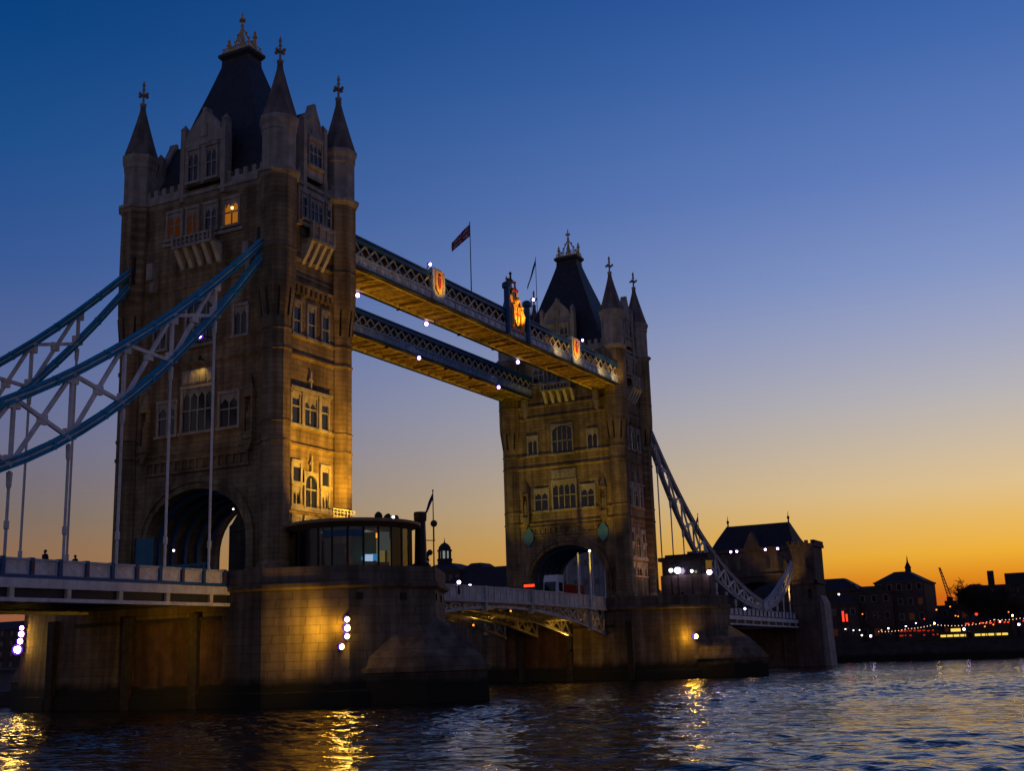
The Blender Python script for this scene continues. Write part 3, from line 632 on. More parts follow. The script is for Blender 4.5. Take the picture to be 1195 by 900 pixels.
# ------------------------------------------------------------------ high-level walkways
YI, YO, ZB = 5.4, 10.2, 44.42
def walkway(sy, label):
    T = thing('high_walkway', (P/2, sy*7.8, ZB), label, 'walkway', 'two high walkways between the towers')
    x0, x1 = 5.0, P-5.0
    def yb(a, b): return (min(sy*a, sy*b), max(sy*a, sy*b))
    s = MB(); s.box(x0, x1, *yb(YI+.2, YO-.2), ZB+.25, ZB+.55)
    for i in range(37):
        x = x0+(x1-x0)*(i+.5)/37; s.box(x-.12, x+.12, *yb(YI+.22, YO-.22), ZB+(.02 if i % 2 else -.12), ZB+.3)
    for i in range(36):
        xa = x0+(x1-x0)*(i+.5)/37; xb = x0+(x1-x0)*(i+1.5)/37
        s.bar((xa, sy*(YI+.4), ZB+.2), (xb, sy*(YO-.4), ZB+.2), .12, .12)
    s.build('soffit', 'soffit', T); s = MB()
    for ye in (YI+.42, YO-.42): s.box(x0, x1, sy*ye-.12, sy*ye+.12, ZB-.1, ZB+.24)
    s.build('lit_edge_strip', 'cream', T)  # cream bars put the lit soffit edges into the colour
    s = MB(); s.box(x0, x1, *yb(YI+.35, YO-.35), 47.2, 47.5); s.box(x0, x1, *yb(YI+.9, YO-.9), 47.5, 47.75); s.build('roof', 'dark', T)
    for y in (sy*YI, sy*YO):
        outer = abs(y) > 8
        s = MB(); s.box(x0, x1, y-.16, y+.16, ZB+.12, 45.55); s.box(x0, x1, y-.3, y+.3, 45.5, 45.72)
        n = 44
        for i in range(n): 
            x = x0+(x1-x0)*(i+.5)/n; s.box(x-.1, x+.1, y-.24, y+.24, ZB+.14, 45.52)
        fs_ = s.build('fascia', 'pblue', T); s = MB(); s.box(x0, x1, y-.3, y+.3, ZB-.06, ZB+.16); s.build('bottom_flange', 'dark', T)
        if outer:
            s = MB()
            for i in range(n-1):
                x = x0+(x1-x0)*(i+1)/n; s.box(x-.32, x+.32, y-.2, y+.2, 44.75, 45.3); s.build('fascia_panel', 'white', fs_); s = MB()
        s = MB()
        nl = 40
        for i in range(nl):
            xa = x0+(x1-x0)*i/nl; xb = x0+(x1-x0)*(i+1)/nl
            s.bar((xa, y-.05, 45.7), (xb, y-.05, 47.2), .1, .23); s.bar((xa, y+.05, 47.2), (xb, y+.05, 45.7), .1, .23)
        s.build('lattice', 'cream', T)
        s = MB(); s.box(x0, x1, y-.3, y+.3, 47.15, 47.3); s.box(x0, x1, y-.18, y+.18, 47.28, 47.72); s.box(x0, x1, y-.32, y+.32, 47.7, 47.86); s.build('top_rail', 'dblue', T)
    s = MB(); s.box(x0, x1, *yb(YI+.9, YI+1.0), 45.2, 47.2); s.box(x0, x1, *yb(YO-1.0, YO-.9), 45.2, 47.2); s.build('inner_glow_wall', 'brownp', T)  # brown panels carry the glow of the lit interior in their colour
    return T
wk1 = walkway(-1, 'front, higher-looking walkway carrying the glowing orange coat of arms')
wk2 = walkway(1, 'rear walkway without a coat of arms, seen below the front one')
# coat of arms and shields on the outer face of the front walkway
def shield(x, label, tall=False):
    y = -YO-.32
    T = thing('heraldic_panel', (x, y, 45.0), label, 'heraldic panel', 'painted shields on the front walkway')
    s = MB(); s.box(x-1.35, x-.95, y-.12, y+.5, 44.6, 48.3); s.box(x+.95, x+1.35, y-.12, y+.5, 44.6, 48.3); s.box(x-1.35, x+1.35, y, y+.4, 44.6, 45.2); s.box(x-.98, x+.98, y+.05, y+.5, 45.2, 48.55)
    s.build('panel_frame', 'pblue', T)
    s = MB(); s.ext([(x-.8, y+.06, 48.3), (x+.8, y+.06, 48.3), (x+.8, y+.06, 46.6), (x+.45, y+.06, 45.8), (x, y+.06, 45.4), (x-.45, y+.06, 45.8), (x-.8, y+.06, 46.6)], (0, -.22, 0)); s.build('shield', 'crest', T)
    s = MB(); s.ext([(x-.3, y-.1, 47.4), (x+.3, y-.1, 47.4), (x+.22, y-.1, 46.4), (x, y-.1, 46.0), (x-.22, y-.1, 46.4)], (0, -.14, 0)); s.ball((x, y-.18, 47.7), .2, 6); s.build('shield_charge', 'red', T)
    return T
shield(23.0, 'orange lit shield on the front walkway nearest the near tower')
shield(60.6, 'narrow orange lit shield on the front walkway nearest the far tower')
def arms(x):
    y = -YO-.3
    T = thing('coat_of_arms', (x, y, 44.8), 'large glowing gilded coat of arms with crown and flanking posts in mid walkway', 'coat of arms')
    for dx in (-2.6, 3.0):
        zt = 50.6 if dx < 0 else 49.4; s = MB()
        s.lathe(x+dx, y, [(44.5, .42), (zt, .4), (zt+.1, .62), (zt+.7, .62), (zt+.9, .3)], 8); s.build('post', 'dblue', T)
    s = MB(); s.ext([(x-2.2, y+.2, 45.2), (x+2.6, y+.2, 45.2), (x+2.6, y+.2, 48.6), (x+1.3, y+.2, 50.0), (x+.5, y+.2, 51.0), (x-.5, y+.2, 51.0), (x-1.3, y+.2, 50.0), (x-2, y+.2, 48.6)], (0, .3, 0)); s.build('back_plate', 'crest', T)
    s = MB(); s.ext([(x-.75, y+.2, 48.7), (x+.75, y+.2, 48.7), (x+.75, y+.2, 47.2), (x+.4, y+.2, 46.4), (x, y+.2, 46.0), (x-.4, y+.2, 46.4), (x-.75, y+.2, 47.2)], (0, -.3, 0))
    s.ball((x, y, 49.6), .55, 8, sz=.8)
    for dx, sg in ((-1.4, 1), (1.4, -1)):     # supporters, as rearing forms
        s.tube([(x+dx*1.1, y, 45.6), (x+dx, y-.05, 46.6), (x+dx*.95, y-.1, 47.6), (x+dx*.8, y-.1, 48.5)], [.2, .36, .4, .22], 7); s.ball((x+dx*.78, y-.12, 48.8), .3, 7)
        s.tube([(x+dx*.9, y-.1, 47.9), (x+dx*.55, y-.2, 47.9), (x+dx*.5, y-.2, 48.3)], .12, 5)
    s.build('arms_relief', 'crest', T)
    s = MB(); s.box(x-.72, x+.72, y-.16, y-.02, 47.5, 47.75); s.box(x-.1, x+.1, y-.17, y-.03, 46.4, 48.6); s.box(x-1.8, x+1.8, y-.02, y+.18, 45.25, 45.6); s.build('painted_band', 'red', T)
    for dx, zt in ((-.9, 53.4), (.3, 52.4)):
        s = MB(); s.lathe(x+dx, y+.3, [(50.2, .2), (zt-.4, .14), (zt-.2, .24), (zt, .05)], 6); s.box(x+dx-.7, x+dx+.7, y+.18, y+.42, zt-1.45, zt-1.05); s.ball((x+dx, y+.3, zt-1.25), .32, 6); s.build('cross_finial', 'dark' if dx < 0 else 'red', T)
arms(42.7)

# ------------------------------------------------------------------ bascules
def bascule(x0, x1, label):
    T = thing('bascule_leaf', ((x0+x1)/2, 0, 9), label, 'bascule', 'bascule leaves of the centre span')
    xm = P/2
    def zr(x): return 10.62+.32*(1-((x-xm)/31)**2)
    def zl(x):
        t = abs(x-xm)/31; return 9.75-3.4*t**1.9
    n = 10; xs = [x0+(x1-x0)*i/n for i in range(n+1)]
    s = MB()
    for a, b in zip(xs[:-1], xs[1:]): s.hexa([(a, -7.8, zr(a)-.35), (b, -7.8, zr(b)-.35), (b, 7.8, zr(b)-.35), (a, 7.8, zr(a)-.35), (a, -7.8, zr(a)), (b, -7.8, zr(b)), (b, 7.8, zr(b)), (a, 7.8, zr(a))])
    s.build('roadway', 'asphalt', T)
    for y in (-8.2, -2.8, 2.8, 8.2):
        s = MB()
        for a, b in zip(xs[:-1], xs[1:]):
            s.bar((a, y, zl(a)), (b, y, zl(b)), .5, .32); s.bar((a, y, zr(a)-.75), (b, y, zr(b)-.75), .36, .3)
            if zr(a)-1-zl(a) > .35 or zr(b)-1-zl(b) > .35:
                s.bar((a, y, zl(a)), (b, y, zr(b)-.8), .2, .2); s.bar((a, y, zr(a)-.8), (b, y, zl(b)), .2, .2); s.bar((b, y, zl(b)), (b, y, zr(b)-.8), .22, .22)
        s.build('truss', 'whiteb', T)
    for y in (-8.5, 8.5):
        s = MB()
        for a, b in zip(xs[:-1], xs[1:]):
            for z0, z1, d in ((-.75, -.45, .3), (-.5, 1.05, .1), (1.03, 1.2, .2)):
                s.hexa([(a, y-d, zr(a)+z0), (b, y-d, zr(b)+z0), (b, y+d, zr(b)+z0), (a, y+d, zr(a)+z0), (a, y-d, zr(a)+z1), (b, y-d, zr(b)+z1), (b, y+d, zr(b)+z1), (a, y+d, zr(a)+z1)])
        pr = s.build('parapet', 'whiteb', T)
        s = MB(); m_ = 20
        for i in range(m_+1):
            x = x0+(x1-x0)*i/m_; s.box(x-.07, x+.07, y-.17, y+.17, zr(x)-.7, zr(x)+1.1); s.build('parapet_post', 'pblue', pr); s = MB()
        for x in (x0+(x1-x0)*.22, x0+(x1-x0)*.82): s = MB(); s.box(x-.16, x+.16, y-.35, y+.35, zl(x)-.5, zr(x)+1.25); s.build('fender_post', 'whiteb', T)
    s = MB()
    for i in range(12):
        x = x0+(x1-x0)*(i+.5)/12; s.box(x-.18, x+.18, -8, 8, max(zl(x)+.25, 8.6), zr(x)-.34)
    s.build('cross_beam', 'cream', T)
    return T
bascule(10.9, P/2-.05, 'left half of the low opening span, starting behind the near pier')
bascule(P/2+.05, P-10.9, 'right half of the low opening span, running into the far tower arch')

# ------------------------------------------------------------------ far gatehouse (abutment tower)
def gatehouse():
    X0, X1 = 174.0, 186.0
    T = thing('abutment_tower', (180, -2, 0), 'dark gatehouse with a steep finialed roof at the far end of the bridge', 'gatehouse')
    ac = arch_curve(5.2, 15, 18.6, 14)
    s = MB(); poly = [(13.5, -1), (13.5, 26.2), (-11.0, 26.2), (-11.0, -1), (-5.2, -1), (-5.2, 8.4), (5.2, 8.4), (5.2, -1)]
    s.ext([(X0, y, z) for y, z in [(9.6, -1), (9.6, 26.2), (-9.3, 26.2), (-9.3, -1), (-5.3, -1)]+[(-5.2, 8.2)]+[(y, z) for y, z in reversed(ac)]+[(5.2, 8.2), (5.3, -1)]], (X1-X0, 0, 0))
    s.build('wall', 'darkgran', T)
    s = MB(); s.box(X0-.6, X0+7, -13.6, -8.2, -1, 25.6); s.box(X0-1.0, X0+7.3, -14.0, -7.8, 25.6, 26.3)
    for i in range(5): s.box(X0-1, X0-.6, -14.0+i*1.4, -13.2+i*1.4, 26.3, 27.0)
    for i in range(6): s.box(X0-1+i*1.4, X0-.2+i*1.4, -14.0, -13.6, 26.305, 27.005)
    s.box(X0-.9, X0-.3, -13.9, -8.3, 17.5, 18.1); s.box(X0-.9, X0+7.2, -13.9, -13.4, 17.5, 18.1)
    s.build('flank_turret', 'darkgran', T)
    s = MB(); s.box(X0-.6, X1+.6, 9.0, 15.0, -1, 25.6); s.box(X0-1.0, X1+1, 8.6, 15.4, 25.6, 26.3); s.build('flank_turret', 'darkgran', T)
    s = MB(); s.loft([[(X0+1, -15.0, -1), (X0+6.5, -15.0, -1), (X0+6.5, -13.5, -1), (X0+1, -13.5, -1)], [(X0+1.1, -14.6, 13.2), (X0+6.5, -14.6, 13.2), (X0+6.5, -13.5, 13.2), (X0+1.1, -13.5, 13.2)], [(X0+1.3, -13.8, 15.0), (X0+6.5, -13.8, 15.0), (X0+6.5, -13.5, 15.0), (X0+1.3, -13.5, 15.0)]]); s.build('buttress', 'port', T)
    s = MB(); zc = ((26.2, X0-.6, X1+.6, 9.9, -9.3), (28.5, X0+2.2, X1-2.2, 9.3, -8.2), (31.9, X0+5.2, X1-5.2, 7.6, -6.9))
    s.loft([[(a, d, z), (b, d, z), (b, c, z), (a, c, z)] for z, a, b, c, d in zc]); r = s.build('roof', 'roofd', T)
    for y in (7.5, -6.8):
        s = MB(); s.lathe(180, y, [(31.8, .2), (32.6, .16), (32.8, .3), (33.2, .3), (33.4, .1), (34.4, .04)], 6); s.build('finial', 'black', r)
    s = MB(); s.ext([(X0-.9, -1.8, 25.8), (X0-.9, 2.2, 25.8), (X0-.9, 1.6, 27.2), (X0-.9, .2, 29.8), (X0-.9, -1.2, 27.2)], (3.0, 0, 0)); s.build('gable', 'darkgran', T)
    s = MB(); s.box(X0-.5, X0+.1, -9.2, 9.5, 25.4, 26.25); s.box(X0-.4, X0+.1, -9.2, 9.5, 19.8, 20.2); s.build('cornice', 'darkgran', T)
    s = MB(); s.box(X0+.4, X1-.4, -5.4, 5.4, -1, 8.35); s.build('river_arch_infill', 'darkgran', T)
    for y in (-6, -3.2, 3.6, 6.4):
        s = MB(); s.box(X0-.14, X0+.1, y-.6, y+.6, 21.2, 24.2); wo = s.build('window', 'darkgran', T)
        s = MB(); s.box(X0-.2, X0+.1, y-.42, y+.42, 21.4, 24.0); s.build('pane', 'glass', wo)
    for z in (20.5, 14.0):
        s = MB(); s.box(X0-.75, X0-.5, -12.7, -11.5, z, z+2.6); wo = s.build('window', 'darkgran', T)
        s = MB(); s.box(X0-.8, X0-.5, -12.5, -11.7, z+.2, z+2.4); s.build('pane', 'glass', wo)
    return T
gatehouse()

# ------------------------------------------------------------------ river and banks
def river():
    h = Vector((math.cos(yaw), math.sin(yaw))); l = Vector((-math.sin(yaw), math.cos(yaw)))
    fd = np.concatenate([np.linspace(-900, -30, 12), np.arange(-20, 20, 2.0), np.arange(20, 95, .22), np.arange(95, 190, .6), np.arange(190, 420, 3.0), np.linspace(430, 1800, 20)])
    ll = np.concatenate([np.linspace(-1500, -130, 18), np.arange(-120, -52, 1.2), np.arange(-52, 46, .27), np.arange(46, 150, 1.4), np.linspace(160, 1500, 18)])
    D_, S_ = np.meshgrid(fd, ll, indexing='ij')
    X = -94+h.x*D_+l.x*S_; Y = -82+h.y*D_+l.y*S_
    rng = np.random.default_rng(5); Z = np.zeros_like(X)
    fine = np.clip((D_-5)/20, 0, 1)*np.clip((190-D_)/60, 0, 1)*np.clip((60+S_)/14, 0, 1)*np.clip((56-S_)/14, 0, 1)
    coarse = np.clip((420-D_)/150, 0, 1)*np.clip((D_-5)/20, 0, 1)*np.clip((120-abs(S_))/40, 0, 1)
    wind = math.radians(200)
    for i in range(64):
        lam = .7*(7.0**rng.random()); th = wind+rng.normal(0, .75); k = 2*np.pi/lam
        a = .0052*lam**.72*(0.6+.8*rng.random())
        ph = k*(X*math.cos(th)+Y*math.sin(th))+rng.random()*6.28
        ph += .5*np.sin(.35*X+.2*Y+i)
        wv = a*(np.sin(ph)+.35*np.sin(2*ph+1.2))
        Z += wv*(fine if lam < 2.2 else coarse)
    gust = .75+.35*np.sin(.05*X+.09*Y)+.2*np.sin(.11*X-.07*Y+2)
    Z *= np.clip(gust, .35, 1.3)
    ny, nx = X.shape
    v = np.stack([X, Y, Z], -1).reshape(-1, 3)
    idx = np.arange(ny*nx).reshape(ny, nx)
    f = np.stack([idx[:-1, :-1], idx[1:, :-1], idx[1:, 1:], idx[:-1, 1:]], -1).reshape(-1, 4)
    me = bpy.data.meshes.new('river_water')
    me.vertices.add(len(v)); me.vertices.foreach_set('co', v.astype(np.float32).ravel())
    me.loops.add(f.size); me.loops.foreach_set('vertex_index', f.ravel().astype(np.int32))
    me.polygons.add(len(f)); me.polygons.foreach_set('loop_start', np.arange(0, f.size, 4, dtype=np.int32)); me.polygons.foreach_set('loop_total', np.full(len(f), 4, np.int32))
    me.update(calc_edges=True)
    me.polygons.foreach_set('use_smooth', np.ones(len(f), bool))
    bm_ = me; o = bpy.data.objects.new('river_water', me); C.objects.link(o); o['kind'] = 'structure'
    m = bpy.data.materials.new('river_water'); m.use_nodes = True; n = m.node_tree.nodes; lk = m.node_tree.links; b = n['Principled BSDF']
    b.inputs['Base Color'].default_value = (.006, .008, .011, 1); b.inputs['Roughness'].default_value = .09; b.inputs['IOR'].default_value = 1.33
    g = n.new('ShaderNodeNewGeometry')
    hs = None
    for sc_, st, mpx in ((.55, .5, (1, 1, 1)), (2.2, .3, (1, 1, 1)), (6.5, .12, (1, 1, 1))):
        mp = n.new('ShaderNodeMapping'); mp.inputs['Rotation'].default_value = (0, 0, R(35)); mp.inputs['Scale'].default_value = (1, .55, 1); lk.new(g.outputs['Position'], mp.inputs[0])
        nz = n.new('ShaderNodeTexNoise'); nz.inputs['Scale'].default_value = sc_; nz.inputs['Detail'].default_value = 3; nz.inputs['Distortion'].default_value = .6; lk.new(mp.outputs[0], nz.inputs[0])
        ml = n.new('ShaderNodeMath'); ml.operation = 'MULTIPLY'; ml.inputs[1].default_value = st/sc_*.9; lk.new(nz.outputs[0], ml.inputs[0])
        if hs is None: hs = ml.outputs[0]
        else:
            ad_ = n.new('ShaderNodeMath'); ad_.operation = 'ADD'; lk.new(hs, ad_.inputs[0]); lk.new(ml.outputs[0], ad_.inputs[1]); hs = ad_.outputs[0]
    bu = n.new('ShaderNodeBump'); bu.inputs['Strength'].default_value = .42; bu.inputs['Distance'].default_value = 1.0; lk.new(hs, bu.inputs['Height']); lk.new(bu.outputs[0], b.inputs['Normal'])
    me.materials.append(m)
river()
BX = 238
s = MB(); s.box(BX+1.5, 5000, -2600, 3800, -2, 4.55); struct(s, 'far_bank', 'asphalt')
s = MB(); s.box(BX, BX+1.6, -420, -18, -2, 4.9); s.box(BX-.15, BX+1.75, -420, -18, 4.9, 5.2); s.box(BX, BX+1.6, -18, 620, -2, 4.9)
tag(s.build('quay_wall', 'quay'), 'long black stone quay wall along the far river bank', 'quay wall')

# ------------------------------------------------------------------ far bank buildings
def building(name, label, x, y, wd, dp, z0, h, m, roof=None, rh=3, win=None, cat='building', group=None, winm='glass'):
    T = thing(name, (x, y, z0), label, cat, group)
    s = MB(); s.box(x, x+dp, y-wd/2, y+wd/2, z0, z0+h); s.box(x-.3, x+dp+.3, y-wd/2-.3, y+wd/2+.3, z0+h, z0+h+.5); s.build('wall', m, T)
    if roof == 'hip':
        s = MB(); i = min(wd, dp)*.36; s.loft([[(x, y-wd/2, z0+h+.5), (x+dp, y-wd/2, z0+h+.5), (x+dp, y+wd/2, z0+h+.5), (x, y+wd/2, z0+h+.5)], [(x+i, y-wd/2+i, z0+h+rh), (x+dp-i, y-wd/2+i, z0+h+rh), (x+dp-i, y+wd/2-i, z0+h+rh), (x+i, y+wd/2-i, z0+h+rh)]]); s.build('roof', 'roofd', T)
    elif roof == 'flat':
        s = MB(); s.box(x+1, x+dp-1, y-wd*.3, y+wd*.2, z0+h+.5, z0+h+rh); s.box(x+2, x+3.5, y+wd*.3, y+wd*.3+1.6, z0+h+.5, z0+h+rh+1); s.build('roof', 'roofd', T)
    if win:
        rows, cols = win
        for r in range(rows):
            for c in range(cols):
                yy = y-wd/2+wd*(c+.5)/cols; zz = z0+h*(r+.35)/rows+.6
                s = MB(); s.box(x-.12, x+.1, yy-.7, yy+.7, zz, zz+1.9); wo = s.build('window', 'bpale', T)
                lit = random.random() < .07
                s = MB(); s.box(x-.17, x+.1, yy-.52, yy+.52, zz+.15, zz+1.75); s.build('pane', 'windim' if lit else winm, wo)
    return T
XB = 262
k = (XB+94)/(217+94)
def Y(u):    # bearing of a picture column as a bank position
    az = yaw-math.atan((u-597.5)/1418.9); return -82+(XB+94)*math.tan(az)
b1 = building('riverside_block', 'dark corner block with a low ridged roof and a small spired cupola', XB, Y(1035), 13.5, 18, 4.5, 16.5, 'bdark', 'hip', 3.4, (4, 5))
s = MB(); s.lathe(XB+8, Y(1041), [(23, 1.0), (25.4, .8), (25.5, 1.0), (26.4, .6), (27.2, .25), (29.0, .05)], 8); s.build('cupola', 'roofd', b1)
building('brick_warehouse', 'dark red brick building between the gatehouse and the cupola block', XB-2, Y(1000), 13, 16, 4.5, 14.0, 'bdark', 'flat', 2.0, (3, 4))
building('low_house', 'low dark house close beside the gatehouse', XB-6, Y(974), 8, 12, 4.5, 11, 'bdark', 'hip', 3, (2, 3))
building('long_terrace', 'long dark flat block with a chimney at the right edge', XB+8, Y(1180), 30, 20, 4.5, 14.5, 'bdark', 'flat', 3.5, (3, 9))
building('tall_house', 'dark gabled house at the left end of the tree row', XB+6, Y(1116), 9, 14, 4.5, 12.5, 'bdark', 'hip', 3, (3, 3))
building('shed', 'low distant block below the crane', XB+40, Y(1078)-4, 22, 12, 4.5, 10.5, 'bdark', 'flat', 2, (2, 5))
# crane
cx, cy = XB+150, -82+(XB+244)*math.tan(yaw-math.atan((1093-597.5)/1418.9))
T = thing('tower_crane', (cx, cy, 4.5), 'thin tower crane with its jib raised steeply against the orange sky', 'crane')
s = MB(); s.box(cx-.7, cx+.7, cy-.7, cy+.7, 4.5, 18); s.box(cx-2, cx+2, cy-2.2, cy+2.2, 18, 20.5); s.build('mast', 'dark', T)
s = MB()
for d in (-.7, .7): s.bar((cx, cy+d, 20), (cx, cy+3.0+d*.3, 33.5), .35, .35)
for i in range(10): s.bar((cx, cy+3.0*i/10-.7+.05*i, 20+13.5*i/10), (cx, cy+3.0*(i+1)/10+.5, 20+13.5*(i+1)/10), .25, .25)
s.build('jib', 'dark', T)
# bank behind the bascules
YB = lambda u: Y(u)
b = building('domed_hall', 'dark hall with a small lit dome lantern, seen between cabin and far tower', XB, Y(516)+5, 20, 20, 4.5, 28.5, 'bdark', 'hip', 3.4, (5, 8))
dy = Y(517.5)+7.0
s = MB(); s.lathe(XB+9, dy, [(35.2, 2.6), (37.4, 2.5), (37.6, 2.7), (38.2, 2.7)], 10)
for i in range(8):
    t = math.pi/4*i; s.tube([(XB+9+2.0*math.cos(t), dy+2.0*math.sin(t), 38.1), (XB+9+2.0*math.cos(t), dy+2.0*math.sin(t), 41.0)], .4, 6)
s.lathe(XB+9, dy, [(40.9, 2.7), (41.3, 2.7)], 12); s.lathe(XB+9, dy, [(41.3, 2.3), (42.3, 2.1), (43.3, 1.3), (43.8, .4), (44.1, .2), (45.6, .04)], 12)
cu = s.build('cupola', 'roofd', b)
s = MB(); s.lathe(XB+9, dy, [(38.2, 1.5), (40.9, 1.5)], 8); s.build('lantern', 'lantern', cu)
building('gabled_hall', 'dark hipped building right of the dome', XB+4, Y(549)+5, 13, 16, 4.5, 27, 'bdark', 'hip', 4.5, (4, 4))
building('pale_office', 'long pale office front under a dark roof left of the far tower', XB-4, Y(580)+3, 40, 18, 4.5, 21.5, 'bpale', 'hip', 7.8, (5, 10))
building('dark_office', 'dark office block glimpsed through the far tower arch', XB, Y(688), 26, 18, 4.5, 37, 'bpale', 'flat', 3, (6, 7))
building('bank_terrace', 'dim riverside terrace seen low at the far left under the deck', XB, Y(10), 110, 18, 4.5, 17, 'bdark', 'hip', 4, (4, 18))
building('bank_warehouse', 'dim warehouse low behind the near tower arch', XB, Y(230), 70, 18, 4.5, 19, 'bdark', 'flat', 3, (4, 12))
building('arch_backdrop', 'dark block added to hide the bright sky behind the gatehouse arch', XB, Y(870), 60, 14, 4.5, 15, 'bdark', 'hip', 4, (3, 6))  # added block keeps bright sky out of the gatehouse arch

# bare trees on the far right
def tree(x, y, h, seed, label):
    rng = random.Random(seed); T = thing('bare_tree', (x, y, 4.5), label, 'tree', 'bare trees on the far bank')
    s = MB(); s.tube([(x, y, 4.5), (x+.1, y+.1, 4.5+h*.3), (x-.2, y+.2, 4.5+h*.62)], [.42, .3, .14], 7)
    tw = MB()
    for i in range(24):
        z = 4.5+h*rng.uniform(.28, .62); t = rng.uniform(0, 6.28); L_ = h*rng.uniform(.22, .42)
        d = Vector((math.cos(t), math.sin(t), rng.uniform(.5, 1.3))).normalized(); p0 = Vector((x, y, z)); p1 = p0+d*L_*.5; p2 = p0+d*L_+Vector((0, 0, .3))
        s.tube([p0, p1, p2], [.13, .08, .03], 5)
        for j in range(34):
            q = p0+d*L_*rng.uniform(.25, 1.0); t2_ = rng.uniform(0, 6.28); e = Vector((math.cos(t2_), math.sin(t2_), rng.uniform(-.1, 1.2))).normalized()
            q2 = q+e*rng.uniform(.6, 1.7); tw.bar(q, q2, .05, .05)
            for k_ in range(3):
                q3 = q+(q2-q)*rng.uniform(.3, 1); e2 = (e+Vector((rng.uniform(-1, 1), rng.uniform(-1, 1), rng.uniform(-.4, .8)))).normalized(); tw.bar(q3, q3+e2*rng.uniform(.3, .9), .04, .04)
    s.build('trunk', 'bark', T); tw.build('crown', 'twig', T)
for i, (u, h, lb) in enumerate(((1122, 18.6, 'bare tree at the left end of the far tree row, tallest crown'), (1136, 16.5, 'bare tree second in the far tree row'), (1150, 15.5, 'bare tree in the middle of the far tree row'), (1166, 16, 'bare tree just left of the chimney at the right edge'))):
    tree(XB-10, Y(u)*1.0+.6, h, 10+i, lb)

# promenade pavilion with lit strips, festoons, lamps
XQ = BX+6
def YQ(u): return -82+(XQ+94)*math.tan(yaw-math.atan((u-597.5)/1418.9))
def pavilion(u0, u1, label, n, upper):
    y0, y1 = YQ(u1), YQ(u0)
    T = thing('riverside_pavilion', (XQ, (y0+y1)/2, 4.5), label, 'pavilion', 'low lit pavilions on the quay')
    s = MB(); s.box(XQ, XQ+5, y0-.5, y1+.5, 4.5, 5.45); s.box(XQ+.4, XQ+5, y0-.4, y1+.4, 5.4, 6.6); s.box(XQ-.5, XQ+5.5, y0-1, y1+1, 6.6, 6.9); s.build('wall', 'dark', T)
    w_ = (y1-y0)/n
    for i in range(n):
        s = MB(); s.box(XQ+.2, XQ+.5, y0+i*w_+.12*w_, y0+(i+1)*w_-.06*w_, 5.6, 6.15); s.build('lit_window', 'yellow', T)
    if upper:
        ym = y0+.42*(y1-y0); s = MB(); s.box(XQ+1, XQ+1.4, ym-1, ym+1, 7.2, 7.6); s.box(XQ+1.4, XQ+1.8, ym-1.2, ym+1.2, 6.88, 7.7); s.build('sign_panel', 'yellow', T)
pavilion(1076, 1106, 'left lit pavilion on the quay, with a small yellow panel above', 4, True)
pavilion(1115, 1154, 'right, longer lit pavilion on the quay', 5, False)
# red-lit restaurant terraces
def terrace(u0, u1, z, label, m, rows):
    y0, y1 = YQ(u1), YQ(u0); x = XQ+9
    T = thing('awning_terrace', (x, (y0+y1)/2, 4.5), label, 'terrace', 'red-lit terraces on the quay')
    s = MB(); s.box(x, x+4, y0, y1, 4.5, z-.3); s.ext([(x-1.2, y0, z), (x-1.2, y1, z), (x+3, y1, z+1.2), (x+3, y0, z+1.2)], (0, 0, .15)); s.build('wall', 'dark', T)
    n = max(3, int((y1-y0)/1.1))
    s = MB()
    for r in range(rows):
        for i in range(n):
            if random.random() < .72: 
                yy = y0+(y1-y0)*(i+.5)/n; zz = z-.8-r*1.1+random.uniform(-.1, .1); hw = random.uniform(.2, .5); s.box(x-.25, x-.1, yy-hw, yy+hw, zz, zz+.32)
    s.build('red_lights', m, T)
terrace(1022, 1070, 8.2, 'dim red-lit terrace left of the yellow pavilions', 'redd', 2)
terrace(1100, 1160, 9.6, 'red-lit terrace above and behind the yellow pavilions', 'redl', 1)
terrace(1166, 1215, 9.8, 'red-lit terrace at the right edge', 'redl', 1)
# festoons
def festoon(pts, label, m='bulb', gap=.8, r=.1):
    P0 = [(XQ-1.5, YQ(u), z) for u, z in pts]
    T = thing('festoon', P0[0], label, 'string lights', 'festoon lights along the quay')
    w_ = MB(); bl = MB()
    for a, b in zip(P0[:-1], P0[1:]):
        a = Vector(a); b = Vector(b); n = max(2, int((b-a).length/gap)); sag = (b-a).length*.035
        pp = [a+(b-a)*i/n-Vector((0, 0, 4*sag*(i/n)*(1-i/n))) for i in range(n+1)]
        w_.tube(pp, .03, 4)
        for p in pp: bl.ball(p-Vector((0, 0, .12)), r, 5)
    w_.build('cable', 'black', T); bl.build('bulbs', m, T)
    for i, p in enumerate(P0):
        s = MB(); s.lathe(p[0], p[1], [(4.5, .09), (p[2]+.1, .05)], 6); s.build('pole', 'dark', T)
festoon([(1008, 7.7), (1042, 8.2), (1071, 9.0)], 'string of small bulbs left of the tall quay lamp')
festoon([(1072, 9.0), (1115, 8.6), (1140, 9.6)], 'string of bulbs above the yellow pavilions')
festoon([(1141, 9.6), (1170, 9.7), (1200, 9.9)], 'string of bulbs at the right edge')
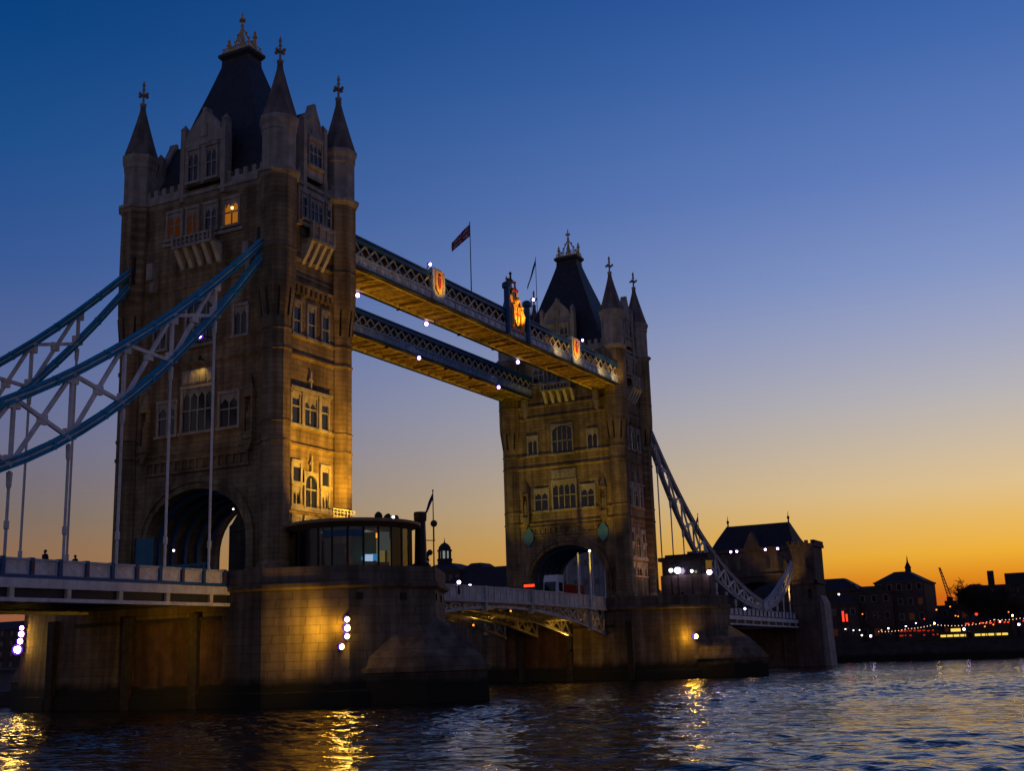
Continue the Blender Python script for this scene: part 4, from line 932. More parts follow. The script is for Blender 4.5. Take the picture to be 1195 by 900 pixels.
def lamp_post(x, y, z0, z1, label, m='lamp', r=.28, group='street lamps on the far quay', power=0, col=(1, .7, .4)):
    T = thing('street_lamp', (x, y, z0), label, 'street lamp', group)
    s = MB(); s.lathe(x, y, [(z0, .16), (z0+.6, .12), (z1-.3, .07)], 8); s.box(x-.12, x+.12, y-.3, y+.3, z1-.34, z1-.26); s.build('post', 'black', T)
    s = MB(); s.ball((x, y, z1), r, 8); s.build('globe', m, T)
    s = MB(); s.lathe(x, y, [(z1+r*.8, r*.9), (z1+r*1.2, r*.5), (z1+r*1.6, .03)], 8); s.build('cap', 'black', T)
    if power:
        li = bpy.data.lights.new('lamp_light', 'POINT'); li.energy = power; li.color = col; li.shadow_soft_size = .3
        lo = bpy.data.objects.new('lamp_light', li); C.objects.link(lo); lo.parent = T; lo.location = (-.6, 0, z1-z0)
    return T
for u, z, x, lb, m, r in ((1071, 9.2, XQ-1.6, 'bright quay lamp where two light strings meet', 'lamp', .3), (1104, 7.4, XQ-1.8, 'brightest low quay lamp just above the left pavilion', 'lampv', .42), (1161, 10.4, XQ-1, 'warm lamp above the red terrace near the right edge', 'lamp', .3), (1167, 8.1, XQ-1.8, 'violet white quay lamp near the right edge', 'lampv', .4), (1018, 8.4, XQ+2, 'small lamp below the cupola block', 'lampw', .3), (1038, 8.8, XQ+3, 'small lamp right of the cupola block corner', 'lampw', .25), (997, 4.9+1.6, XQ-3, 'bluish quay lamp near the gatehouse foot', 'lampv', .4), (987, 4.9+1.9, XQ-3, 'warm quay lamp left of the bluish one', 'lampw', .3), (969, 8.6, XQ, 'small lamp at the foot of the gatehouse buttress', 'lampw', .22), (978, 8.2, XQ, 'second small lamp right of the gatehouse buttress', 'lampw', .22), (985, 8.2, XQ, 'third small lamp right of the gatehouse buttress', 'lampw', .2), (965, 18.3, XQ+8, 'lamp high beside the gatehouse, at roof height of the low house', 'lampw', .35), (1067, 15.5, XQ+30, 'small orange lamp left of the crane', 'amber', .3), (1075, 13.5, XQ+30, 'small orange lamp below the left one by the crane', 'amber', .3), (1091, 14.2, XQ+30, 'small orange lamp under the crane', 'amber', .25), (1096, 11.6, XQ+30, 'left of two small orange lamps right of the crane foot', 'amber', .25), (1099, 11.4, XQ+30, 'right of two small orange lamps right of the crane foot', 'amber', .25), (1120, 11.2, XQ+4, 'round red lamp above the left pavilion', 'redl', .55), (1010, 8.0, XQ+1, 'small warm lamp under the left string of bulbs', 'amber', .24), (1128, 7.9, XQ-1, 'small amber lamp over the right pavilion', 'amber', .25), (1138, 8.3, XQ-1, 'second amber lamp over the right pavilion', 'amber', .25), (1146, 9.0, XQ, 'small lamp at the right end of the right pavilion', 'lampw', .25), (1186, 8.6, XQ, 'small amber lamp under the string of bulbs at the right edge', 'amber', .28), (1050, 9.5, XQ+3, 'small lamp right of the cupola block', 'lampw', .22), (1060, 10.6, XQ+8, 'small red lamp between the cupola block and the tall quay lamp', 'redl', .25), (990, 12.6, XQ+8, 'small amber lamp on the brick building', 'amber', .25), (1157, 11.4, XQ+4, 'small amber lamp among the bare trees', 'amber', .22)):
    y = -82+(x+94)*math.tan(yaw-math.atan((u-597.5)/1418.9)); lamp_post(x, y, 4.5, z, lb, m, r*.72)
# red sign by the gatehouse
y = YQ(967.5); s = MB(); s.box(XQ, XQ+.3, y-.25, y+.25, 10.6, 13.4); s.box(XQ, XQ+.28, y-1.15, y-.75, 10.6, 12.6); T = thing('neon_sign', (XQ, y, 4.5), 'two upright red neon tubes right of the gatehouse buttress', 'neon sign'); s.build('neon_tube', 'redl', T)
s = MB(); s.box(XQ+.35, XQ+.6, y-1.4, y+.6, 4.5, 13.8); s.build('sign_board', 'dark', T)

# ------------------------------------------------------------------ lights
def lampobj(kind, loc, power, col, parent=None, target=None, angle=120, blend=.6, size=.2):
    li = bpy.data.lights.new('floodlight_beam', kind); li.energy = power; li.color = col; li.shadow_soft_size = size
    if kind == 'SPOT': li.spot_size = R(angle); li.spot_blend = blend
    o = bpy.data.objects.new('floodlight_beam', li); C.objects.link(o)
    if target is not None: o.rotation_euler = (Vector(target)-Vector(loc)).to_track_quat('-Z', 'Y').to_euler()
    pw = WP[parent] if parent else Vector((0, 0, 0)); o.location = Vector(loc)-pw
    if parent: o.parent = parent
    return o
SOD = (1, .53, .035)
def flood(loc, tgt, label, power, col=SOD, angle=110, lens='lamp', r=.26, group=None, arm=None, kind='SPOT', blend=.6, off=.35):
    loc = Vector(loc); d = (Vector(tgt)-loc).normalized()
    T = thing('floodlight', loc, label, 'floodlight', group)
    s = MB(); s.tube([loc-d*.45, loc-d*.15, loc+d*.06], [r*.55, r*1.1, r*1.15], 8)
    if arm is not None: s.tube([loc-d*.2, Vector(arm)], .06, 6)
    s.build('housing', 'black', T)
    if lens:
        s = MB(); s.ball(loc+d*(.1+r*.3), r*.8, 8); le = s.build('lens', lens, T)
        if lens in ('lamp', 'lampv') and r > .2: s = MB(); s.ball(loc+d*.02, r*1.12, 8); s.build('lens_halo', 'vhalo', le)  # glowing shell imitates the violet halo round the lens
    if power: lampobj(kind, loc+d*off, power, col, T, tgt, angle, blend, .25)
    return T
# near pier lamp stack: four lamps on a bracket on the corner of the drum
bx, by = -8.25, -19.85
lbs = ['topmost lamp of the stack on the near pier face', 'second lamp down, largest of the stack on the near pier face', 'third lamp down of the stack on the near pier face', 'lowest lamp of the stack on the near pier face, set a little left']
for i, (z, dx, dy_) in enumerate(((7.15, 0, 0), (6.45, 0, 0), (5.75, 0, 0), (4.9, -.35, .3))):
    flood((bx+dx, by+dy_, z), (bx-.6+dx, by-1.2+dy_, z-.3), lbs[i], 0, r=.27 if i != 1 else .33, arm=(bx+.55, by+.35, z-.1), group='lamp stack on the near pier')
lampobj('SPOT', (-10.6, -18.6, 6.3), 900, SOD, None, (-9.3, -13, 6.2), 165, .7, .4).name = 'pier_lamp_beam'
lampobj('POINT', (-9.0, -19.3, 6.6), 120, (1, .5, .02)).name = 'pier_lamp_beam'
lbs = ['topmost lamp at the left end of the near pier', 'middle lamp at the left end of the near pier', 'lower small lamp at the left end of the near pier', 'largest lowest lamp at the left end of the near pier']
for i, (z, r, o_) in enumerate(((7.9, .26, 0), (7.3, .36, 0), (6.6, .34, -.1), (5.8, .5, -.4))):
    flood((-8.7+o_*.6, 19.2-o_*.4, z), (-14, 12, z-.2), lbs[i], 0, r=r*.95, arm=(-8.0, 19.3, z), group='lamps at the left end of the near pier')
lampobj('SPOT', (-13.5, 20.5, 6.5), 120, SOD, None, (-10.5, 9, 5.5), 160, .8, .5).name = 'pier_lamp_beam'
lampobj('POINT', (-11.5, 22.5, 6.6), 60, SOD).name = 'pier_lamp_beam'
# under the near side span
lampobj('SPOT', (-17, -6, 7.0), 800, SOD, None, (-10.4, -1, 4.0), 140, .9, .6).name = 'underdeck_beam'
# far pier lamp
flood((P-7.6, -20.8, 5.8), (P-10, -24, 5.4), 'single round lamp glowing on the far pier face', 0, r=.42, arm=(P-7.4, -20.0, 5.8))
lampobj('POINT', (P-9.0, -20.4, 5.9), 420, SOD).name = 'pier_lamp_beam'
flood((P+5.0, -24.5, 9.9), (P+1, -25, 5), 'small lamp over the cutwater of the far pier', 500, r=.2, lens='lampv', angle=80, arm=(P+4.8, -21.6, 10.0))
flood((P+17, -9.4, 10.4), (P+19, -12, 9), 'small lamp on the far side deck beside the pier', 0, r=.26, lens='lampv', arm=(P+17, -8.9, 10.4))
flood((11.2, -9.2, 10.0), (9.5, -13, 7.5), 'lamp under the parapet where the low span meets the near pier', 420, r=.26, lens='lampv', arm=(11.2, -8.6, 10.2))

# floods on cabin roof lighting the tower's side
CX, CY, CR = -.65, -15.2, 6.15
lab = ['left of three black floodlights on the cabin roof', 'middle black floodlight on the cabin roof, with a bright glint', 'right of three black floodlights on the cabin roof']
for i, (x, y) in enumerate(((-.7, -18.0), (.8, -18.0), (2.1, -18.0))):
    flood((x, y, 16.75), (.8+i*1.0, -9.7, 21+i*4.0), lab[i], (3000, 3500, 4900)[i], angle=88, lens=None, r=.34, group='floodlights on the cabin roof', arm=(x, y, 16.1), off=.5)
s = MB(); s.ball((1.4, -18.3, 16.75), .13, 6)
tag(s.build('roof_lamp', 'lampw'), 'tiny bright lamp between the floodlights on the cabin roof', 'lamp')
# tower 2 washes
flood((64, -10.9, 9.6), (P-5.3, -3, 36), 'floodlight on the near side of the low span aimed up at the far tower', 7200, (1, .66, .02), 46, lens=None, r=.2, arm=(64, -8.9, 10.0))
flood((64, 10.9, 9.6), (P-5.3, 3, 36), 'floodlight on the far side of the low span aimed up at the far tower', 6000, (.95, .72, .02), 46, lens=None, r=.2, arm=(64, 8.9, 10.0))
flood((P-1.5, -17.0, 12.3), (P+.3, -9.7, 19.5), 'floodlight on the far pier aimed up at the tower side', 1100, (1, .45, .06), 62, lens=None, r=.2, arm=(P-1.5, -17.0, 10.6))
# walkway floods
gl = 'floodlights under the walkways'
vis = {0: 'violet white lamp under the front walkway beside the near tower', 2: 'violet white lamp under the front walkway, second from the near tower', 5: 'violet white lamp under the front walkway close to mid span'}
vis2 = {4: 'violet white lamp under the rear walkway near mid span', 7: 'violet white lamp under the rear walkway near the far tower'}
for sy, vv, xs_ in ((-1, vis, [14.5, 22, 29, 36, 45, 53, 62, 71]), (1, vis2, [12, 20, 28, 36, 43, 51, 58, 65.5])):
    for i, x in enumerate(xs_):
        y = sy*5.0 if i in vv else sy*5.75
        lens = 'lampv' if i in vv else None
        z = 44.1 if i in vv else 44.2
        T = flood((x, y, z), (x-3, y-2.5, z-1.0) if i in vv else (x, sy*8.0, 44.6), vv.get(i, 'extra black floodlight added below the inner edge of the %s walkway' % ('front' if sy < 0 else 'rear')), 0, lens=lens, r=.3 if i in vv else .14, arm=(x, sy*(5.45 if i in vv else 5.7), 44.42), group=gl)
        lampobj('SPOT', (x, sy*7.2, 40.4), 270, (1, .52, .03), T, (x, sy*7.8, 44.5), 120, .4, .6)  # added spots below each walkway spread light evenly over the soffit
# shield lights
for x, lb, z, pw in ((21.0, 'violet white lamp above the left orange shield', 48.6, 160), (47.3, 'small lamp on the walkway right of the coat of arms', 50.9, 0), (62.8, 'small lamp right of the narrow orange shield', 48.6, 0)):
    flood((x, -YO-.4, z), (x-.6, -YO-1.4, z-.5), lb, 0, lens='lampv', r=.22, arm=(x, -YO+.1, 47.8), group='lamps on top of the front walkway')
for x, z, pw, tg in ((23.0, 47.0, 130, 46.9), (42.7, 48.0, 420, 48.0), (60.6, 47.0, 130, 46.9)):
    lampobj('SPOT', (x+.6, -YO-2.6, z-1.6), pw*2.8, (1, .46, .05), wk1, (x, -YO-.3, tg), 80, .5, .3)
for x in (54, 60, 69, 74): lampobj('SPOT', (x, -YO-2.2, 44.9), 190, (1, .62, .2), wk1, (x+1, -YO, 46.5), 110, .8, .3)
# bascule underside
flood((70.6, -3, 4.6), (65, -3, 10.5), 'floodlight at the foot of the far pier lighting the low span from below', 1800, (1, .56, .08), 80, lens=None, r=.2, arm=(71.9, -3, 4.4))
flood((57.0, 5.5, 8.2), (52, 0, 10.2), 'orange lamp under the right half of the low span', 800, (1, .56, .08), 150, lens='amber', r=.18, arm=(57, 5.5, 9.8))
flood((40.0, 6.0, 8.6), (42, 0, 10.2), 'left of two orange lamps under the middle of the low span', 700, (1, .56, .08), 150, lens='amber', r=.18, arm=(40, 6, 9.8))
flood((42.2, -8.4, 9.3), (42.2, -10, 9.2), 'right of two orange lamps under the middle of the low span', 0, lens='amber', r=.16, arm=(42.2, -8.0, 9.7))
lampobj('SPOT', (62, -6, 7.0), 520, SOD, None, (71.9, -1, 4.2), 130, .8, .4).name = 'pier_face_beam'
lampobj('SPOT', (20, -6, 7.6), 260, SOD, None, (45, 4, 9.8), 120, .8, .4).name = 'underspan_beam'
# lamps on parapets of the low span
lamp_post(29.4, -8.7, 11.0, 12.35, 'violet lamp on the low span parapet next to the near pier', 'lampv', .22, 'lamps on the bridge deck')
lamp_post(60, 7.6, 10.8, 13.9, 'pinkish lamp on the far side of the low span', 'lampv', .28, 'lamps on the bridge deck')
# tower face lamps, arch lamps
flood((-7.1, -1.6, 35.1), (-9, -2.5, 34.6), 'large violet white lamp high on the near tower front', 110, (1, .7, .2), 140, lens='lampv', r=.34, arm=(-5.3, -1.6, 35.3), group='lamps on the near tower front')
flood((-6.8, -.3, 34.9), (-9, -1, 34.4), 'smaller violet white lamp left of the large one on the near tower', 0, lens='lampv', r=.24, arm=(-5.3, -.3, 35), group='lamps on the near tower front')
flood((-6.2, -.8, 33.0), (-6, 0, 30), 'hooded lamp washing the carved panel of the near tower', 90, (1, .62, .1), 130, lens=None, r=.14, arm=(-5.4, -.8, 33), group='lamps on the near tower front')
flood((-6.0, 1.9, 14.6), (-8, 1.4, 13.5), 'small warm lamp hanging inside the near tower arch', 14, (1, .75, .45), 160, lens='lampw', r=.13, arm=(-5.0, 1.9, 15.4))
flood((-5.9, -5.3, 17.95), (-8, -5.6, 17.5), 'small white lamp at the right of the near tower arch', 0, lens='lampw', r=.1, arm=(-5.3, -5.3, 18.0))
lampobj('POINT', (1.5, 0, 15.0), 7, (.5, .8, 1)).name = 'archway_light'
flood((-24, -7.9, 11.4), (-5.3, 1.5, 34), 'small added floodlight inside the parapet of the left deck', 900, (1, .55, .05), 44, lens=None, r=.16, arm=(-24, -8.4, 11.2))  # added lamp for the warm wash on the near tower front
# gatehouse lamps
for y, lb in ((5.0, 'leftmost lamp under the gatehouse roof'), (3.6, 'second lamp from the left under the gatehouse roof'), (-3.0, 'third lamp from the left under the gatehouse roof'), (-5.8, 'rightmost lamp under the gatehouse roof')):
    flood((173.0, y, 25.6), (171, y-.6, 25), lb, 0, lens='lampv', r=.32, arm=(173.9, y, 25.6), group='lamps under the gatehouse roof')
lampobj('SPOT', (166, -10.5, 11.4), 4500, (1, .55, .1), None, (168.5, -8.6, 17.5), 60, .7, .3).name = 'chain_uplight'
lampobj('POINT', (150, 0, 8.2), 260, (1, .2, .05)).name = 'underdeck_light'
# lamps on the far pier deck
for (x, y, z, lb, m, r) in ((P+3.9, -14.5, 16.1, 'largest glaring lamp on the far pier deck', 'lampv', .5), (P+4.0, -19.6, 15.5, 'second largest lamp right of the far tower', 'lampv', .4), (P+3.9, -16.8, 15.85, 'faint lamp between two glaring lamps right of the far tower', 'lampw', .24), (P+3.9, -13.4, 16.15, 'small lamp left of the glaring lamps on the far pier', 'lampw', .34)):
    lamp_post(x, y, 10.6, z, lb, m, r, 'lamps on the far pier deck', 0 if r < .4 else 10)

# ------------------------------------------------------------------ cabins
def cabin(cx, cy, r, label, deco=True):
    T = thing('pier_cabin', (cx, cy, 10.55), label, 'cabin', 'cabins on the bridge piers')
    n = 24; zt = 15.4
    def pt(rr, t): return (cx+rr*math.cos(t), cy+rr*math.sin(t))
    s = MB(); s.lathe(cx, cy, [(15.35, r*.8), (15.7, r*.97), (15.8, r*1.02), (16.05, r*1.02), (16.12, r*.97), (16.3, r*.5)], 40); s.build('roof', 'brownp', T)
    s = MB(); s.lathe(cx, cy, [(10.55, r*.875), (11.6, r*.875)], n, 0); s.build('base_wall', 'dark', T)
    rr = r*.872
    for i in range(n):
        t0, t1 = 2*math.pi*i/n, 2*math.pi*(i+1)/n; a = Vector((*pt(rr, t0), 0)); b = Vector((*pt(rr, t1), 0))
        s = MB(); s.bar((a.x, a.y, 11.5), (a.x, a.y, zt), .14, .14); s.build('mullion', 'black', T)
        nx_, ny_ = math.cos((t0+t1)/2), math.sin((t0+t1)/2)
        mt = 'glass'
        s = MB(); ins = Vector((nx_, ny_, 0))*-.03
        s.bar((a.x+ins.x, a.y+ins.y, 13.5), (b.x+ins.x, b.y+ins.y, 13.5), .05, 3.8)
        mt = 'clear'
        s.build('glass_panel', mt, T)
    if deco:
        s = MB(); s.lathe(cx, cy, [(10.6, rr*.97), (10.75, rr*.97)], 24); s.build('cabin_floor', 'timber', T)
        s = MB(); s.lathe(cx, cy, [(15.2, rr*.97), (15.34, rr*.97)], 24); s.build('cabin_ceiling', 'bpale', T)
        s = MB(); s.lathe(cx+1.2, cy+1.0, [(10.75, 2.3), (15.2, 2.3)], 12); s.build('core_wall', 'bpale', T)
        def at(deg, k): t = math.radians(deg); return Vector((cx+rr*k*math.cos(t), cy+rr*k*math.sin(t), 0)), Vector((-math.sin(t), math.cos(t), 0))
        def slab_(nm, deg, k, z0, z1, w_, m, th=.12):
            p, d = at(deg, k); s = MB(); s.bar(p-d*w_/2+Vector((0, 0, (z0+z1)/2)), p+d*w_/2+Vector((0, 0, (z0+z1)/2)), th, z1-z0); s.build(nm, m, T)
        slab_('counter', 232, .78, 10.75, 12.1, 2.6, 'green', .5); slab_('cabinet', 232, .6, 12.4, 15.0, 2.2, 'green', .3); slab_('counter', 250, .8, 10.75, 12.3, 1.6, 'timber', .5)
        slab_('screen', 233, .86, 12.35, 12.95, .7, 'screen'); slab_('screen', 239.5, .86, 12.4, 13.0, .5, 'screenb'); slab_('screen', 227, .84, 12.45, 12.75, .35, 'screenb')
        slab_('glow_panel', 250, .9, 13.3, 15.0, 1.15, 'cabing', .04); slab_('glow_panel', 262, .9, 13.4, 15.0, .5, 'cabing2', .04)  # self-glowing panels stand in for the bright pale cabin glass
        slab_('amber_lamp', 242, .9, 14.4, 14.85, .3, 'amber'); slab_('dim_glow_panel', 211, .84, 12.0, 12.9, .5, 'windim'); slab_('dim_glow_panel', 207, .82, 13.2, 13.5, .3, 'windim')  # the two dim panels glow for the reddish light inside
        slab_('banner', 271, .93, 12.0, 14.3, .7, 'orangep', .05); slab_('curtain', 170, .9, 10.8, 15.0, 1.5, 'orangep', .1); slab_('curtain', 156, .9, 10.8, 15.0, 1.2, 'red', .1)
        slab_('fascia_sign', 205, .99, 14.55, 15.1, 3.6, 'dblue', .06); slab_('shelving', 190, .72, 10.75, 14.0, 2.4, 'timber', .4)
        lampobj('POINT', (cx-1.5, cy-2.6, 14.9), 22, (1, .86, .6), T, size=.3); lampobj('POINT', (cx-3.2, cy+1.2, 14.9), 6, (1, .5, .25), T, size=.3)
        s = MB()   # rail of the roof terrace
        for k_ in range(7):
            x = -.2+k_*.55; s.bar((x, -12.6, 16.3), (x, -12.6, 17.9), .06, .06)
        for z in (16.8, 17.2, 17.6, 17.9): s.bar((-.3, -12.6, z), (3.4, -12.6, z), .07, .07)
        s.build('roof_rail', 'white', T)
    return T
cabin(CX, CY, CR, 'round glass cabin with a flat dark roof and a lit screen, on the near pier')
T = thing('control_cabin', (P+6, -15, 10.55), 'dark stepped control cabin with lamps in front, on the far pier', 'cabin')
s = MB(); s.box(P+4.5, P+7.4, -19.2, -11.4, 10.55, 15.4); s.box(P+7.4, P+10.2, -18.2, -11.4, 10.55, 15.7); s.build('wall', 'darkgran', T)
s = MB(); s.box(P+4.8, P+7.5, -18.8, -11.7, 15.4, 17.6); s.box(P+7.5, P+10.0, -17.8, -11.7, 15.7, 18.2); s.build('window', 'glass', T)
s = MB(); s.box(P+4.2, P+7.6, -19.4, -11.2, 17.6, 18.2); s.box(P+7.3, P+10.5, -18.4, -11.2, 18.2, 18.8); s.build('roof', 'roofd', T)
# stack and mast on the near pier
x, y = 4.75, -19.15
T = thing('chimney', (x, y, 10.55), 'black iron chimney with a flared rim beside the glass cabin', 'chimney')
s = MB(); s.lathe(x, y, [(10.55, 1.1), (12.4, .95), (12.6, .6), (16.6, .5)], 16); s.build('shaft', 'black', T)
s = MB(); s.lathe(x, y, [(16.5, .5), (16.65, .6), (17.3, .63), (17.45, .58), (17.45, .4)], 16); s.build('rim', 'rust', T)
x, y = 8.3, -16.6
T = thing('equipment_mast', (x, y, 10.55), 'slim mast cluttered with dishes and lamps behind the chimney', 'mast')
s = MB(); s.lathe(x, y, [(10.55, .25), (17.3, .12)], 8); s.bar((x-.1, y, 15.2), (x+1.6, y-1.0, 15.2), .08, .08); s.bar((x+1.5, y-.95, 15.2), (x+1.5, y-.95, 16.6), .07, .07); s.build('pole', 'dark', T)
s = MB(); s.ball((x+.2, y-.2, 17.3), .3, 6); s.ball((x+1.5, y-.95, 16.9), .36, 6)
for i, (dx, z) in enumerate(((.5, 14.4), (.9, 13.7), (.2, 13.4), (.7, 12.8), (1.3, 14.0))): s.ball((x+dx*.8, y-dx*.55, z), .3, 6); s.bar((x, y, z), (x+dx, y-dx*.6, z), .07, .07)
s.build('fitting', 'dark', T)

# ------------------------------------------------------------------ flags
def flag(base, top, droop, wd, ht, label, name='flag', plain=None, group=None, polem='dark'):
    bx_, by_, bz = base; T = thing('flagpole', base, label, 'flag', group)
    s = MB(); s.lathe(bx_, by_, [(bz, .08), (top, .045), (top+.05, .1), (top+.2, .03)], 8); s.build('pole', polem, T)
    s = MB(); nu, nv = 30, 18; vs = []; fs = []; mi = []
    dx, dy_, dz = droop
    for i in range(nu+1):
        for j in range(nv+1):
            u, v = i/nu, j/nv
            fold = .28*math.sin(u*7+v*2)*u
            vs.append((bx_+dx*u*wd+fold*dy_, by_+dy_*u*wd-fold*dx, top-.1-v*ht*(1-.25*u)+dz*u*wd-.25*u*u))
    for i in range(nu):
        for j in range(nv):
            u, v = (i+.5)/nu, (j+.5)/nv; a, b_ = (u-.5)*2, (v-.5)
            c = 0
            dg = min(abs(b_-a*.5), abs(b_+a*.5))
            if dg < .10: c = 2
            if dg < .04: c = 1
            if abs(b_) < .17 or abs(a)*.5*1.6 < .13: c = 2
            if abs(b_) < .1 or abs(a)*.5*1.6 < .08: c = 1
            fs.append((i*(nv+1)+j, (i+1)*(nv+1)+j, (i+1)*(nv+1)+j+1, i*(nv+1)+j+1)); mi.append(plain if plain is not None else c)
    s.v = vs; s.f = fs; s.mi = mi
    s.build('flag_cloth', ['flagb', 'flagr', 'flagw'], T)
flag((35.9, -7.6, 47.6), 58.9, (-.72, .42, -.85), 3.2, 1.7, 'union flag drooping from a tall pole above the front walkway')
flag((P+1.5, 7.0, 52.0), 70.4, (-.5, .3, -1.6), 3.0, 1.0, 'flag hanging limp on a pole beside the far tower roof', plain=0)
flag((P-2.5, -20.6, 10.6), 20.2+3.5, (-.6, .3, -1.5), 1.6, .8, 'small dark flag on a pole on the far pier', plain=0)
flag((6.4, -19.6, 10.6), 19.6, (-.75, .4, -1.6), 1.5, .7, 'small flag above the chimney on the near pier', plain=0)

# posts by the far arch
for y, lb in ((-5.1, 'left of two tall white posts in the far tower arch'), (-7.0, 'right of two tall white posts in the far tower arch, lamp on top')):
    T = thing('signal_post', (70, y, 10.7), lb, 'post', 'white posts in the far tower arch')
    s = MB(); s.lathe(70, y, [(10.7, .22), (12.4, .16), (18.4, .12)], 8); s.build('post', 'white', T)
    if y < -6: s = MB(); s.ball((69.9, y-.1, 18.6), .17, 6); s.build('lamp', 'lampw', T)
# teal hoarding and railing inside the near arch
T = thing('site_hoarding', (-6.2, 5.0, 10.6), 'teal hoarding panel at the left of the near tower arch', 'hoarding')
s = MB(); s.box(-6.6, -6.4, 3.9, 6.4, 10.6, 15.9); s.build('panel', 'teal', T); s = MB(); s.box(-6.65, -6.38, 3.8, 3.95, 10.6, 16.0); s.box(-6.65, -6.38, 6.35, 6.5, 10.6, 16.0); s.build('frame', 'dark', T)
T = thing('arch_screen', (-4.9, -5, 10.6), 'dark timber screen closing the right part of the near tower arch', 'screen')
s = MB(); ins = [(-5.95+0*t, 0) for t in range(1)]
oc = [(y, z) for y, z in arch_curve(6.0, 14.6, 20.4, 40) if y < -2.2]
s.ext([(-4.9, y, z) for y, z in [(-6.0, 10.55)]+list(reversed([c_ for c_ in oc if c_[1] < 18.2]))+[(-4.2, 16.7), (-3.9, 16.5), (-3.9, 10.55)]], (.15, 0, 0)); s.build('boarding', 'timber', T)
for z in (12.2, 14.2, 16.0): s = MB(); s.box(-5.0, -4.9, -5.8, -4.0, z, z+.15); s.build('rail', 'dark', T)
T = thing('barrier_rail', (-6.4, .5, 10.6), 'teal barrier railing across the near tower arch', 'railing')
s = MB(); s.box(-6.5, -6.35, -3.0, 3.8, 12.9, 13.1); s.box(-6.5, -6.35, -3.0, 3.8, 11.3, 11.45)
for i in range(12): s.box(-6.48, -6.37, -3.0+i*.6, -2.75+i*.6, 10.6, 12.95)
s.build('rail', 'teal', T)

# ------------------------------------------------------------------ vehicles
def wheels(T, xs, y0, y1, z, r):
    for x in xs:
        for y in (y0, y1):
            s = MB(); s.tube([(x, y-.14, z+r), (x, y+.14, z+r)], r, 16); w_ = s.build('wheel', 'rubber', T)
            s = MB(); s.tube([(x, y-.155, z+r), (x, y+.155, z+r)], r*.5, 10); s.build('rim', 'white', w_)
def lorry(x, y, z):
    T = thing('lorry', (x, y, z), 'white-cabbed lorry with a low red body under the far tower arch', 'lorry')
    s = MB(); s.ext([(x, y-1.15, z+.7), (x-.05, y-1.15, z+2.0), (x+.25, y-1.15, z+3.6), (x+.6, y-1.15, z+4.6), (x+2.3, y-1.15, z+4.6), (x+2.3, y-1.15, z+.7)], (0, 2.3, 0)); s.build('cab', 'vwhite', T)
    s = MB(); s.add([(x-.06, y-.9, z+2.1), (x-.06, y+.9, z+2.1), (x+.2, y+.9, z+3.6), (x+.2, y-.9, z+3.6), (x+.02, y-.9, z+2.1), (x+.02, y+.9, z+2.1), (x+.28, y+.9, z+3.6), (x+.28, y-.9, z+3.6)], [(0, 1, 2, 3), (7, 6, 5, 4), (0, 4, 5, 1), (1, 5, 6, 2), (2, 6, 7, 3), (3, 7, 4, 0)]); s.build('windscreen', 'glass', T)
    s = MB(); s.box(x+.7, x+1.9, y-1.19, y-1.1, z+2.2, z+3.5); s.build('side_window', 'glass', T)
    s = MB(); s.box(x+2.5, x+9.5, y-1.2, y+1.2, z+1.1, z+3.1); s.box(x+2.45, x+9.55, y-1.25, y+1.25, z+3.1, z+3.3)
    for i in range(8): s.box(x+2.7+i*.9, x+2.85+i*.9, y-1.26, y+1.26, z+1.1, z+3.08)
    s.build('cargo_body', 'vred', T)
    s = MB(); s.box(x+.2, x+9.4, y-.5, y+.5, z+.55, z+1.08); s.box(x-.1, x+.3, y-1.1, y+1.1, z+.45, z+.72); s.build('chassis', 'dark', T)
    for yy in (-.85, .85): s = MB(); s.box(x-.08, x+.1, y+yy-.2, y+yy+.2, z+.95, z+1.2); s.build('headlight', 'lampw', T)
    wheels(T, (x+1.2, x+6.6, x+8.2), y-1.05, y+1.05, z, .5)
lorry(68.0, -1.3, 10.75)
def boxvan(x, y, z):
    T = thing('box_van', (x, y, z), 'dark box van with a glowing red bar of tail lights, left of the lorry', 'van')
    s = MB(); s.box(x, x+4.0, y-1.1, y+1.1, z+.6, z+3.5); s.box(x+4.1, x+5.8, y-1.05, y+1.05, z+.5, z+1.4); s.ext([(x+4.1, y-1.05, z+1.4), (x+5.8, y-1.05, z+1.4), (x+5.2, y-1.05, z+2.4), (x+4.1, y-1.05, z+2.4)], (0, 2.1, 0)); s.build('body', 'vdark', T)
    s = MB(); s.box(x-.06, x+.05, y-.95, y+.95, z+.75, z+2.5); s.build('rear_door', 'vdark', T)
    s = MB(); s.box(x-.08, x+.04, y-1.0, y+.7, z+2.85, z+3.2); s.build('tail_light', 'tail', T)
    s = MB(); s.box(x+4.3, x+5.0, y-1.08, y-1.0, z+1.5, z+2.2); s.build('side_window', 'glass', T)
    wheels(T, (x+.9, x+5.0), y-1.0, y+1.0, z, .38)
boxvan(65.6, 1.0, 10.78)
def car(x, y, z):
    T = thing('parked_car', (x, y, z), 'dark car whose roof just shows over the near parapet', 'car')
    s = MB(); pr = [(-2.1, .35), (-2.15, .8), (-1.3, .95), (-.7, 1.45), (.9, 1.45), (1.6, .95), (2.1, .85), (2.1, .35)]
    s.ext([(x+a, y-.85, z+b) for a, b in pr], (0, 1.7, 0)); s.build('body', 'vdark', T)
    s = MB(); s.ext([(x-1.1, y-.87, z+.98), (x+1.35, y-.87, z+.98), (x+.8, y-.87, z+1.38), (x-.65, y-.87, z+1.38)], (0, 1.74, 0)); s.build('window', 'glass', T)
    wheels(T, (x-1.3, x+1.3), y-.8, y+.8, z, .32)
car(-17.5, -2.0, 10.65)

